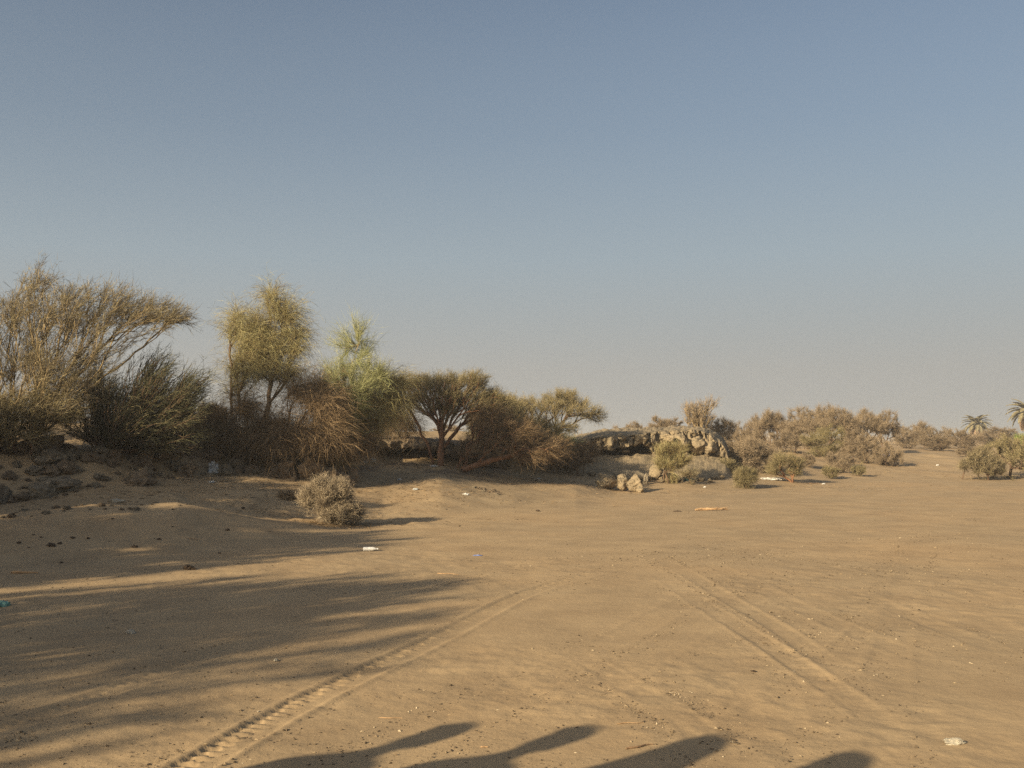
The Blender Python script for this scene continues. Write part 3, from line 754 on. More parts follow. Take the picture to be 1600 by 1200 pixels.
# ---- distant scrub as one mass
def far_scrub():
    S, E, r, t = [], [], [], []
    n = 620
    az = np.radians(RS.uniform(-48, 48, n)); d = RS.uniform(105, 330, n)
    x = np.sin(az) * d; y = np.cos(az) * d; z = terrain(x, y)
    hgt = RS.uniform(1.0, 2.6, n) * (.7 + .3 * RS.rand(n)); wid = RS.uniform(1.5, 4.5, n)
    parts = []
    for i in range(n):
        k = 110
        v = norm(RS.randn(k, 3)); v[:, 2] = np.abs(v[:, 2])
        s = np.array([x[i], y[i], z[i]]) + v * np.array([wid[i], wid[i], hgt[i]]) * RS.rand(k, 1) ** .5 * .8
        e = s + norm(v + RS.randn(k, 3) * .6) * RS.uniform(.4, .9, (k, 1))
        parts.append(cones(s, e, RS.uniform(.025, .06, k)))
    V, Fc, L, T = join(parts)
    link('far_scrub', mesh_from('far_scrub', V, Fc, L, [M['fargrey']], tint=T), kind='stuff', label='distant dusty scrub merging along the horizon', cat='scrub')
far_scrub()

# ---------------------------------------------------------------- palms
def frond_mesh(mat, L=3.0, droop=1.0):
    pts = []; n = 12
    for i in range(n + 1):
        t = i / n
        pts.append((L * t * (1 - .18 * droop * t), 0, L * (.32 * t - .62 * droop * t * t)))
    pts = np.array(pts)
    parts = [tube_chain(pts, np.linspace(.045, .01, n + 1), 3)]
    S, E = [], []
    for i in range(1, 46):
        t = .12 + .88 * i / 46; k = min(int(t * n), n - 1); f = t * n - k
        p = pts[k] * (1 - f) + pts[k + 1] * f; d = norm((pts[k + 1] - pts[k])[None])[0]
        for s in (-1, 1):
            ll = .55 * math.sin(math.pi * min(1, .15 + t * .85)) + .1
            S.append(p); E.append(p + d * ll * .75 + np.array([0, s * ll * .62, -.05 * ll]) + RS.randn(3) * .03)
    S = np.array(S); E = np.array(E)
    parts.append(cones(S, E, np.full(len(S), .05)))
    V, Fc, Lt, T = join(parts)
    return mesh_from('frond', V, Fc, Lt, [M[mat]])
FG = frond_mesh('palm_green'); FD = frond_mesh('palm_dead', 2.7, 1.3)
def palm(px, D, pyc, label, scale=1.0):
    b = on_col(px, D); top = P(px, pyc, D); h = top.z - b.z
    r = link('palm_tree', None, loc=tuple(b), label=label, cat='palm', group='two palms')
    pts = np.array([[.15 * math.sin(i * .3), 0, h * i / 20] for i in range(21)])
    rad = np.array([.26 - .06 * i / 20 + (.03 if i % 2 else 0) for i in range(21)])
    V, Fc, L, T = tube_chain(pts, rad, 10)
    link('trunk', mesh_from('palm_trunk', V, Fc, L, [M['bark']], smooth=True), r)
    for i in range(38):
        f = link('frond', FG, r, loc=(pts[-1][0], 0, h)); a = i * 2.399
        f.rotation_euler = (rnd.uniform(-.3, .3), math.radians(-66 + i * 2.5 + rnd.uniform(-6, 6)), a); f.scale = (scale,) * 3
    for i in range(20):
        f = link('dead_frond', FD, r, loc=(pts[-1][0], 0, h - .15)); a = i * 2.399 + .5
        f.rotation_euler = (rnd.uniform(-.2, .2), math.radians(38 + rnd.uniform(-10, 18)), a); f.scale = (scale * .95,) * 3
palm(1526, 165, 664, 'date palm with green fronds and a brown skirt of dead leaves above the scrub', .98)
palm(1606, 128, 645, 'taller palm cut off by the right edge of the picture', 1.0)

# ---------------------------------------------------------------- rocks and banks
def rock_mesh(name, seed, size=(1, 1, 1), mat='rock', sub=3, rough=.28, cuts=7):
    import bmesh
    bm = bmesh.new(); bmesh.ops.create_icosphere(bm, subdivisions=sub, radius=1)
    r = random.Random(seed); planes = []
    for _ in range(cuts):
        n = Vector((r.gauss(0, 1), r.gauss(0, 1), r.gauss(0, 1))).normalized(); planes.append((n, r.uniform(.5, .85)))
    off = Vector((r.random() * 50, r.random() * 50, r.random() * 50))
    for v in bm.verts:
        p = v.co.copy()
        for n, d in planes:
            k = p.dot(n) - d
            if k > 0: p -= n * k * .9
        nn = mnoise.fractal(p * 1.6 + off, .8, 2.2, 5) * rough
        cr = abs(mnoise.noise(p * 2.3 + off * 1.7)); cr = -max(0, .12 - cr) * 1.4
        p += v.co.normalized() * (nn + cr)
        v.co = Vector((p.x * size[0], p.y * size[1], p.z * size[2]))
    me = bpy.data.meshes.new(name); bm.to_mesh(me); bm.free(); me.materials.append(M[mat])
    me.polygons.foreach_set('use_smooth', [sub > 3] * len(me.polygons))
    return me
def smoothstep(a, b, x):
    t = np.clip((x - a) / (b - a), 0, 1); return t * t * (3 - 2 * t)
def ledge(name, stations, Dof, mat, amp, parent=None, nst=240, prof_n=46, seed=5, crev=1.0, **tags):
    """a lofted bank with an undercut; each station: px, foot, mouth low, mouth high, top edge, crest (pixels), recess (m)"""
    st = np.array(stations, float)
    pxs = np.linspace(st[0, 0], st[-1, 0], nst)
    val = [np.interp(pxs, st[:, 0], st[:, k]) for k in range(1, 7)]
    V = []
    for i, px in enumerate(pxs):
        foot, ml, mh, te, cr, rec = [v[i] for v in val]
        D0 = Dof(px)
        q = 1.0 * vnoise(np.array([px * .11]), np.array([1.0]), seed)[0]
        xx = (px - 800) / F
        def onpy(D, dz):
            zt = tz(xx * D, D) + dz; b_ = (zt - CAM_Z) / D       # pixel row of a ground point
            return 600 - F * (b_ * cp - sp) / (cp + b_ * sp)
        foot = onpy(D0 - 2.0, -.03)
        ctrl = [(onpy(D0 - 2.5, -.35), D0 - 2.5), (foot, D0 - 2.0), (foot * .4 + ml * .6, D0 - .9), (ml, D0 + .1), (ml - 1, D0 + rec * .6), ((ml + mh) / 2, D0 + rec + .05),
                (mh, D0 + rec * .6 + .02), (mh - .3, D0 + q * .2), ((mh + te) / 2, D0 - .12 + q * .3), (te + 1, D0 - .02 + q * .25), (te - 1.5, D0 + .25),
                ((te + cr) / 2, D0 + 1.2), (cr, D0 + 2.8), (cr + 1, D0 + 4.5), (onpy(D0 + 7, -.4), D0 + 7)]
        pp = np.array([np.array(P(px, py, D)) for py, D in ctrl])
        s = np.concatenate([[0], np.cumsum(np.linalg.norm(np.diff(pp, axis=0), axis=1))])
        # sample density: more on the face
        wts = np.interp(np.linspace(0, 1, prof_n), np.linspace(0, 1, len(ctrl)), s)
        V.append(np.stack([np.interp(wts, s, pp[:, k]) for k in range(3)], -1))
    V = np.array(V)  # nst, prof, 3
    tt = np.linspace(0, 1, prof_n)
    face = np.exp(-((tt - .58) / .13) ** 2)
    endf = np.minimum(1, np.minimum(np.arange(nst), np.arange(nst)[::-1]) / 14.0)
    for i in range(nst):
        for j in range(prof_n):
            p = Vector(V[i, j])
            n = mnoise.fractal(p * 1.3, .9, 2.1, 5) * amp
            c = mnoise.fractal(Vector((p.x * 1.7, 3.3, p.z * 1.3 + p.y * .3)), .8, 2.1, 4)
            c = max(0, .28 - abs(c)) * 1.1 * crev * face[j]
            n2 = mnoise.fractal(p * 4.0, .9, 2.1, 3) * amp * .35 + mnoise.noise(Vector((p.x * .8, p.y * .5, p.z * 9))) * .06
            V[i, j, 1] += (n * 1.0 + c) * endf[i] + n2
            V[i, j, 2] += (n * .45 + n2) * endf[i]
    for i in range(nst):
        k = min(i, nst - 1 - i) / 16.0
        if k < 1:
            k = k * k * (3 - 2 * k); zt = terrain(V[i, :, 0], V[i, :, 1]) - .12
            V[i, :, 2] = V[i, :, 2] * k + np.minimum(V[i, :, 2], zt) * (1 - k)
    idx = np.arange(nst * prof_n).reshape(nst, prof_n)
    q = np.stack([idx[:-1, :-1], idx[1:, :-1], idx[1:, 1:], idx[:-1, 1:]], -1).reshape(-1, 4)
    me = mesh_from(name, V.reshape(-1, 3), q.ravel(), np.full(len(q), 4), [M[mat]], smooth=False)
    return link(name, me, parent, **tags)
mound = ledge('earth_mound', [
 (870,742,722,721,706,696,0),(900,743,712,710,690,682,.15),(925,743,713,704,686,676,.7),(940,743,713,701,683,673,1.1),(960,742,713,702,680,671,1.3),(985,741,713,700,679,670,1.4),
 (1003,741,710,692,677,669,1.1),(1022,742,713,707,677,668,.2),(1045,742,712,703,675,667,.1),(1054,742,711,684,674,667,.8),(1066,742,711,683,674,667,.9),(1073,742,710,700,674,667,.1),
 (1082,742,709,684,673,667,.7),(1092,740,709,683,673,667,.8),(1100,738,710,706,675,668,.1),(1118,728,713,711,686,674,0),(1150,722,718,717,710,702,0)],
 lambda px: 36.0 + (px - 980) * .008, 'earth', .16, seed=5, label='crusted earth mound with a dark undercut hollow and cracked top edge', cat='mound')
for i, (px, py, D, sx, sy, sz, rz, lab) in enumerate([
  (1062, 690, 36.6, .34, .4, .30, .3, None), (1088, 695, 36.9, .38, .4, .42, 1.2, None), (1108, 700, 37.0, .34, .34, .28, 2.2, None), (1040, 683, 36.3, .3, .35, .2, .7, None),
  (968, 684, 36.1, .35, .3, .16, .2, None), (945, 688, 36.0, .3, .3, .14, 1.1, None), (1000, 684, 36.2, .3, .3, .18, 1.9, None), (975, 705, 36.5, .22, .2, .08, .2, None)]):
    c = P(px, py, D); link('rock', rock_mesh('mound_rock', 100 + i, (sx, sy, sz), 'earth', 4, .22, 14), mound, loc=tuple(c)).rotation_euler = (0, 0, rz)
r4 = random.Random(21)
rub = [rock_mesh('rubble', 900 + i, (1, 1, .7), 'earth', 3, .4, 8) for i in range(5)]
for i in range(60):
    px = r4.uniform(905, 1125); D = r4.uniform(33.6, 35.4); b = on_col(px, D); s_ = r4.choice([.05, .07, .09, .12, .17])
    o = link('rubble', rub[i % 5], mound, loc=(b.x, b.y, b.z + .05)); o.scale = (s_,) * 3; o.rotation_euler = (0, 0, r4.uniform(0, 6))
def boulder(px, D, sx, sy, sz, seed, label, mat='rock', rz=0, sink=.3, py=None, rough=.35):
    b = on_col(px, D)
    z = b.z + sz * (1 - sink) if py is None else P(px, py, D).z
    o = link('boulder', rock_mesh('boulder', seed, (sx, sy, sz), mat, 4, rough * .75, 13), loc=(b.x, b.y, z), label=label, cat='boulder', group='boulders on the wadi floor')
    o.rotation_euler = (0, 0, rz); return o
boulder(949, 31.0, .40, .35, .27, 1, 'broad pitted boulder at the foot of the mound, left of the split one', 'earth', .4, .25)
boulder(971, 30.9, .24, .25, .28, 2, 'narrow split boulder between two others at the foot of the mound', 'earth', 1.4, .15)
boulder(989, 30.8, .28, .3, .30, 33, 'tallest leaning boulder at the foot of the mound, dark on its right side', 'earth', 2.6, .15)
boulder(999, 30.5, .14, .16, .14, 4, 'small boulder lying right of the leaning one', 'earth', .8, .3)
boulder(983, 33.4, .55, .35, .26, 51, 'arched boulder half buried on the slope between the mound and the split boulder', 'rock', 2.9, .3)
boulder(1022, 34.2, .30, .28, .34, 61, 'pale rounded boulder left of the upright green shrub', 'earth', .3, .35)
boulder(1008, 33.0, .12, .12, .22, 7, 'thin upright stone below the arched boulder', 'rock', .3, .3)

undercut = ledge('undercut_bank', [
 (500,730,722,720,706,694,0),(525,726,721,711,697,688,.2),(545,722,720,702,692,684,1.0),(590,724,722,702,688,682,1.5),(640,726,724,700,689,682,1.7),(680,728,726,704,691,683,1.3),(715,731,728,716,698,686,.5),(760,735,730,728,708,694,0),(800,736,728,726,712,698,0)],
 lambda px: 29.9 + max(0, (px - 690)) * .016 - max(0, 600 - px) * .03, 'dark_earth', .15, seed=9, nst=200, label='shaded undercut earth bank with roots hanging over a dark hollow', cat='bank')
def root_tube(p0, p1, sag, r, name, parent, mat):
    n = 9; pts = []
    for i in range(n + 1):
        t = i / n; p = np.array(p0) * (1 - t) + np.array(p1) * t
        p[2] -= sag * math.sin(math.pi * t); p[0] += .04 * math.sin(t * 9 + r * 900); pts.append(p)
    V, Fc, L, T = tube_chain(np.array(pts), np.linspace(r, r * .35, n + 1), 5)
    link(name, mesh_from('root', V, Fc, L, [M[mat]], smooth=True), parent)
for (a, b_, D, sag, r) in [((590,686),(560,712),28.9,.12,.016),((596,700),(552,716),28.8,.15,.014),((640,690),(622,716),29.0,.0,.012),((650,692),(634,722),28.9,-.1,.018),((632,690),(618,708),29.0,.0,.010),
    ((637,692),(626,712),28.9,.0,.008),((560,694),(552,714),28.8,.1,.010),((602,690),(592,700),28.9,.1,.01),((658,696),(652,724),29,-.1,.012),((628,690),(612,706),28.9,.02,.008)]:
    root_tube(P(a[0], a[1], D), P(b_[0], b_[1], D - .1), sag, r, 'root', undercut, 'palebark')
for i, (px, py, D, s) in enumerate([(532,716,28.4,.14),(580,724,28.6,.17),(571,726,28.5,.08)]):
    b = ground(px, py)
    o = link('stone', rock_mesh('stone', 300 + i, (s, s * .7, s * .55), 'stone', 3, .25, 6), loc=(b.x, b.y, b.z + s * .2), cat='stone', group='stones at the undercut',
             label=['pale stone at the left lip of the dark hollow', 'largest pale stone on the lip of the dark hollow', 'small pale stone left of the largest one on the lip'][i])

# rocky bank on the left, in the shade
rb = link('rock_bank', None, loc=tuple(on_col(100, 20.5)), label='shaded bank of broken grey brown rock on the left below the trees', cat='bank')
o0 = np.array(rb.location)
r2 = random.Random(5)
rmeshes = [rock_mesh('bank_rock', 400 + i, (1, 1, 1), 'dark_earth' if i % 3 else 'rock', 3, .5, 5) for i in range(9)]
for i in range(170):
    px = r2.uniform(-260, 270); t = r2.random()
    base = np.interp(px, [-900, 0, 150, 280], [18, 19.0, 20.3, 22.2]); top = np.interp(px, [-900, 0, 150, 280], [19.7, 21.2, 22.2, 24.2])
    D = base + (top - base) * t + r2.gauss(0, .2)
    b = on_col(px, D); s = r2.choice([.06, .08, .10, .12, .16, .22, .32])
    o = link('rock', rmeshes[i % 9], rb, loc=tuple(np.array(b) - o0 + [0, 0, s * .1])); o.scale = (s * r2.uniform(.8, 1.3), s * r2.uniform(.8, 1.2), s * r2.uniform(.5, .9)); o.rotation_euler = (r2.uniform(-.4, .4), r2.uniform(-.4, .4), r2.uniform(0, 6.28))
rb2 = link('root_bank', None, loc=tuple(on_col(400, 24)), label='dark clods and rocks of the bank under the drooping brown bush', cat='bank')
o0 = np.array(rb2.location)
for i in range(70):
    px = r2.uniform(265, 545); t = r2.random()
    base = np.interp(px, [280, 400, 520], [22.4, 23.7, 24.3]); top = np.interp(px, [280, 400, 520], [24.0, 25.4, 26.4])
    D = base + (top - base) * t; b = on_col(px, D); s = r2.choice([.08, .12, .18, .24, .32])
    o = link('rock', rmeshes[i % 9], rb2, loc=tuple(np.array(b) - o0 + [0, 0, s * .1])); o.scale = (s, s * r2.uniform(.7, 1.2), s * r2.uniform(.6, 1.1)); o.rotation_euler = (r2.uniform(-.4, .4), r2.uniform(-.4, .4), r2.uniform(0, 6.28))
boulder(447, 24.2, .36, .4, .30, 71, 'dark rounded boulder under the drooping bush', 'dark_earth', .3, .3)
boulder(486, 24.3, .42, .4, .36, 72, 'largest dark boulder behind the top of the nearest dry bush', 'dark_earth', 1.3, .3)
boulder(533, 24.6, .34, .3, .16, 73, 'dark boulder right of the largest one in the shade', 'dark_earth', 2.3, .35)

# ---------------------------------------------------------------- small things on the sand
def stone(px, py, s, label, mat='clod', seed=None, flat_=.55, cat='stone', group=None, name='stone', sc=(1, 1)):
    b = ground(px, py); m = rock_mesh(name, seed or int(px * 7 + py), (s * sc[0], s * sc[1], s * flat_), mat, 3, .3, 6)
    return link(name, m, loc=(b.x, b.y, b.z + s * flat_ * .35), label=label, cat=cat, group=group)
stone(296, 890, .085, 'dark grey stone alone on the sand in front of the ridge', 'clod')
stone(1490, 1163, .045, 'pale knobbly stone near the bottom right corner', 'stone', sc=(1.4, .8))
stone(205, 990, .04, 'small pale lump in the shade on the left', 'stone', sc=(1.2, .8))
stone(182, 786, .10, 'pale stone on top of the sand ridge', 'stone', sc=(1.5, .8))
stone(5, 948, .07, 'greenish grey lump at the left edge of the sand', 'teal')
stone(1177, 1050, .018, 'small dark stone right of centre among the tracks', 'clod')
stone(1058, 800, .07, 'dark bark scrap left of the long dry palm leaf', 'clod', flat_=.3, sc=(1.6, .7), cat='scrap', name='bark_scrap')
stone(983, 769, .07, 'small dark stone in front of the split boulder', 'clod')
stone(840, 799, .05, 'small dark clod on the sunlit sand in the middle', 'clod', cat='clod', name='clod')
stone(432, 1033, .022, 'small pale pebble left of the deep wheel track', 'stone')
stone(747, 869, .04, 'small bluish scrap of litter on the sand in the middle', 'blue', cat='litter', name='litter_scrap', flat_=.3, sc=(1.8, .8))
CL = [(80,855,.09,'biggest dark clod on the left of the ridge slope'),(94,851,.05,None),(113,842,.06,'flat dark clod above the biggest one'),(137,843,.045,None),(210,856,.07,'dark clod in the middle of the ridge slope'),(249,843,.05,'dark clod right of the middle one on the ridge slope'),
      (355,829,.06,'lone clod on the right shoulder of the ridge'),(52,837,.035,None),(64,841,.035,None),(30,849,.05,None),(45,857,.03,None),(176,812,.035,None),(270,825,.03,None),(343,865,.035,None),(95,880,.04,None),(380,795,.05,None)]
for i, (px, py, s, lab) in enumerate(CL):
    stone(px, py, s * .7, lab or 'small dark clod scattered on the shaded slope of the sand ridge', 'clod', cat='clod', group='clods on the sand ridge', name='clod')
r3 = random.Random(9)
for i in range(26):     # crumbling crust along the crest
    t = i / 25; px = 10 + 285 * t + r3.uniform(-4, 4); D = float(np.interp(px, [0, 150, 280, 400], [15.6, 16.6, 17.1, 17.6])) + r3.uniform(-.5, .15)
    b = on_col(px, D); s = r3.choice([.025, .035, .045, .07])
    o = link('clod', rmeshes[i % 9], loc=(b.x, b.y, b.z + s * .15), label='crumbled clod of crust along the crest of the sand ridge', cat='clod', group='crumbled crust on the ridge crest')
    o.scale = (s, s, s * .6); o.rotation_euler = (0, 0, r3.uniform(0, 6))
r3 = random.Random(12)
for i in range(16):
    px = 742 + i * 2.6 + r3.uniform(-3, 3); py = 762 + (px - 742) * .28 + r3.uniform(-2, 2)
    b = ground(px, py); s = r3.uniform(.05, .11)
    o = link('stone', rmeshes[i % 9], loc=(b.x, b.y, b.z), label='one of the pale stones in a short strip across the shaded sand', cat='stone', group='strip of stones in the shade')
    o.scale = (s, s, s * .55); o.rotation_euler = (0, 0, r3.uniform(0, 6))

def crumpled(name, px, py, sx, sy, sz, mat, label, cat, seed=1, lift=0):
    """a crumpled sheet or bag with thickness"""
    import bmesh
    bm = bmesh.new(); bmesh.ops.create_icosphere(bm, subdivisions=4, radius=1); off = Vector((seed * 3.1, seed * 1.7, seed))
    for v in bm.verts:
        p = v.co.copy(); n = abs(mnoise.noise(p * 2.1 + off)) * 1.1 + abs(mnoise.noise(p * 5 + off)) * .4
        p *= (.65 + n); p.z = max(p.z, -.4); v.co = Vector((p.x * sx, p.y * sy, p.z * sz))
    me = bpy.data.meshes.new(name); bm.to_mesh(me); bm.free(); me.materials.append(M[mat])
    b = ground(px, py); return link(name, me, loc=(b.x, b.y, b.z + sz * .35 + lift), label=label, cat=cat)
crumpled('plastic_bag', 334, 741, .13, .1, .17, 'film', 'crumpled dusty plastic bag at the foot of the shaded bank', 'bag', 2)
crumpled('plastic_bag', 331, 755, .06, .05, .03, 'film', 'small white scrap of plastic just below the dusty bag', 'litter', 3)
crumpled('white_sheet', 1207, 750.5, .42, .2, .07, 'white', 'crumpled white sheet lying under the little thorn tree', 'sheet', 5)
crumpled('green_bag', 1075, 751, .15, .12, .08, 'teal', 'faded green plastic litter at the foot of the upright green shrub', 'bag', 6)
crumpled('blue_bag', 1384, 713, .22, .15, .1, 'blue', 'blue plastic bag caught under the dark creeping bush', 'bag', 8)
crumpled('litter_scrap', 1332, 756 - 26, .05, .05, .04, 'white', 'white scrap in front of the pale low bush', 'litter', 9)
crumpled('litter_scrap', 1465, 728, .06, .05, .04, 'white', 'tiny white scrap on the far sand left of the right hand bushes', 'litter', 10)
crumpled('litter_scrap', 678, 729, .10, .07, .03, 'white', 'white litter just left of the reddish trunk', 'litter', 11)
crumpled('litter_scrap', 624, 750, .05, .04, .025, 'white', 'white scrap on the shaded slope below the dark hollow', 'litter', 12)
crumpled('litter_scrap', 649, 766, .06, .05, .03, 'film', 'greyish scrap on the shaded slope, lower of two', 'litter', 13)
crumpled('litter_scrap', 728, 774, .07, .05, .03, 'white', 'white scrap left of the strip of stones', 'litter', 14)
crumpled('litter_scrap', 842, 749, .05, .05, .03, 'white', 'white speck of litter under the olive thorn tree', 'litter', 15)
crumpled('litter_scrap', 1287, 757, .05, .05, .03, 'white', 'tiny white scrap on the sand right of the little thorn tree', 'litter', 16)
crumpled('litter_scrap', 1101, 762, .04, .04, .03, 'white', 'tiny white scrap on the sand right of the green litter', 'litter', 17)
crumpled('white_rag', 1180, 730, .06, .05, .16, 'white', 'white rag caught upright in the broad dusty bush', 'rag', 18, lift=.45)
# plastic bottle on the sand
def bottle(px, py, label, L=.23, r=.033, rz=.1):
    b = ground(px, py)
    prof = [(0, .2), (.02, .9), (.05, 1), (.30, 1), (.34, .93), (.38, 1), (.66, 1), (.82, .55), (.88, .36), (.93, .36)]
    pts = np.array([[L * t, 0, 0] for t, _ in prof]); rad = np.array([r * k for _, k in prof])
    o = link('plastic_bottle', None, loc=(b.x - L / 2, b.y, b.z + r * .9), label=label, cat='bottle')
    V, Fc, Lt, T = tube_chain(pts, rad, 12); link('body', mesh_from('bottle', V, Fc, Lt, [M['white']], smooth=True), o)
    V, Fc, Lt, T = tube_chain(np.array([[L * .93, 0, 0], [L, 0, 0]]), np.array([r * .42, r * .42]), 12); link('cap', mesh_from('bottle_cap', V, Fc, Lt, [M['white']]), o)
    o.rotation_euler = (0, 0, rz)
bottle(579, 861, 'empty white plastic bottle lying on the sand behind the streaked shade', .22, .03)
def stick(px, py, L, r, ang, label, mat='stick', name='stick', bend=.04, leafy=False):
    b = ground(px, py); n = 8
    pts = np.array([[L * (i / n - .5), bend * L * math.sin(i * 1.1 + px), r * .6 + bend * L * .4 * math.sin(math.pi * i / n)] for i in range(n + 1)])
    V, Fc, Lt, T = tube_chain(pts, np.concatenate([[r * .6], np.linspace(r, r * .35, n)]), 6)
    parts = [(V, Fc, Lt, T)]
    if leafy:
        S = []; E = []
        for i in range(26):
            t = i / 26; k = t * n; p = pts[int(k)]; s = 1 if i % 2 else -1
            S.append(p); E.append(p + np.array([.16, s * .05, .03 * (i % 3)]))
        parts.append(cones(np.array(S), np.array(E), np.full(26, .012)))
    V, Fc, Lt, T = join(parts)
    o = link(name, mesh_from(name, V, Fc, Lt, [M[mat]]), loc=tuple(b), label=label, cat='stick' if not leafy else 'palm leaf'); o.rotation_euler = (0, 0, ang)
stick(1112, 798, .78, .035, .12, 'long orange dry palm leaf lying on the sand in front of the mound', 'frond', 'dry_palm_leaf', .05, True)
stick(1000, 1168, .17, .006, .5, 'short thin stick between the second and third shadows')
stick(985, 1132, .16, .003, .1, 'fine dry straw just above the second shadow', 'frond')
stick(610, 1124, .14, .003, -.05, 'fine dry straw above the leftmost shadow', 'frond')
stick(757, 1168, .04, .005, .0, 'tiny orange twig under the leftmost shadow tip', 'frond')
stick(718, 822, .16, .008, 1.5, 'little dead weed stalk upright on the sunlit sand right of the dry bush', 'stick', 'weed_stalk')
stick(700, 898, .30, .006, -.4, 'thin dry twig lying on the sand in the streaked shade', 'frond')
stick(298, 843, .35, .008, -.25, 'thin stick on the shaded side of the sand ridge', 'stick')
stick(38, 897, .35, .02, -.1, 'short reddish stick near the left edge', 'frond')
stick(1270, 756, .5, .02, .2, 'dead branch end in the shadow of the little thorn tree', 'stick')
stick(640, 700, .9, .02, -.5, 'bare dead branch leaning below the umbrella thorn tree', 'palebark')

# ---- gravel and litter strewn over the sand
def gravel():
    parts = []
    n = 20000
    az = RS.uniform(-.62, .62, n); D = 4.2 * np.exp(RS.rand(n) ** 1.1 * math.log(26 / 4.2))
    x = az * D; y = D
    pt = fbm(x * .55, y * .55, 61, 4); keep = (pt + .06 * RS.randn(n)) > .02
    x, y = x[keep], y[keep]; z = terrain(x, y) ; k = track_height(x, y, z); z = z + k
    gx, gy = [], []
    for ti, (pl, hw, dep, tread) in enumerate(TRACKS):
        if ti in (7,): continue
        q = np.array([flat(*p) for p in pl]); seg = RS.randint(0, len(q) - 1, 1100); t = RS.rand(1100, 1)
        p = q[seg] * (1 - t) + q[seg + 1] * t; d = norm(q[seg + 1] - q[seg]); off = RS.choice([-1, 1], (1100, 1)) * (hw * 1.3 + np.abs(RS.randn(1100, 1)) * .10)
        p = p + np.stack([-d[:, 1], d[:, 0]], -1) * off
        k_ = vnoise(p[:, 0] * 1.1 + ti * 9, p[:, 1] * 1.1, 77) > -.02
        gx.append(p[k_, 0]); gy.append(p[k_, 1])
    gx = np.concatenate(gx); gy = np.concatenate(gy); ok = gy > 4; gx, gy = gx[ok], gy[ok]
    gz = terrain(gx, gy); gz = gz + track_height(gx, gy, gz)
    x = np.concatenate([x, gx]); y = np.concatenate([y, gy]); z = np.concatenate([z, gz])
    n = len(x); s = (.0020 + .0058 * RS.rand(n) ** 4) * (1 + y / 30)
    octa = np.array([[1, 0, 0], [0, 1, 0], [-1, 0, 0], [0, -1, 0], [0, 0, .7], [0, 0, -.4]], float)
    f = np.array([[0, 1, 4], [1, 2, 4], [2, 3, 4], [3, 0, 4], [1, 0, 5], [2, 1, 5], [3, 2, 5], [0, 3, 5]])
    V = np.repeat(octa[None], n, 0) * (1 + .35 * RS.randn(n, 6, 1)) * s[:, None, None] * np.stack([RS.uniform(.7, 1.9, n), RS.uniform(.6, 1.2, n), np.ones(n)], -1)[:, None]
    a = RS.rand(n) * 6.28; c_, s_ = np.cos(a)[:, None], np.sin(a)[:, None]
    X = V[..., 0] * c_ - V[..., 1] * s_; Y = V[..., 0] * s_ + V[..., 1] * c_
    V = np.stack([X + x[:, None], Y + y[:, None], V[..., 2] + z[:, None] + s[:, None] * .2], -1).reshape(-1, 3)
    Fc = (np.arange(n)[:, None, None] * 6 + f[None]).ravel()
    T = np.repeat(RS.rand(n), 6)
    mat = twig_material('gravel', [(0, (.06, .045, .032)), (.55, (.15, .11, .07)), (.9, (.29, .22, .135)), (1, (.42, .34, .23))])
    link('gravel', mesh_from('gravel', V, Fc, np.full(n * 8, 3), [mat], tint=T), kind='stuff', label='grit and crumbs strewn over the sand', cat='gravel')
    # twig litter under the bushes
    n = 5200
    cx = RS.choice(len(LIT), n); L = np.array(LIT)
    x = L[cx, 0] + RS.randn(n) * L[cx, 2]; y = L[cx, 1] + RS.randn(n) * L[cx, 3]; z = terrain(x, y) + .012
    a = RS.rand(n) * 6.28; ll = RS.uniform(.05, .22, n)
    S = np.stack([x, y, z], -1); E = S + np.stack([np.cos(a) * ll, np.sin(a) * ll, RS.uniform(0, .04, n)], -1)
    V, Fc, Lt, T = cones(S, E, RS.uniform(.003, .007, n))
    link('twig_litter', mesh_from('twig_litter', V, Fc, Lt, [M['brown']], tint=T), kind='stuff', label='dead twigs and leaf litter under the trees', cat='litter')
LIT = [(-10.0, 19.5, 1.8, 1.0), (-7.0, 22.5, 2.0, .8), (-4.5, 23.3, 1.8, .8), (-1.5, 28.5, 2.0, .8), (1.5, 30.5, 2.0, .8), (-3.4, 18.9, .4, .3), (8, 35, 3, 1.5), (14, 44, 4, 2), (-5, 20, 2, .8), (-2.5, 25, 1.5, .8)]
gravel()

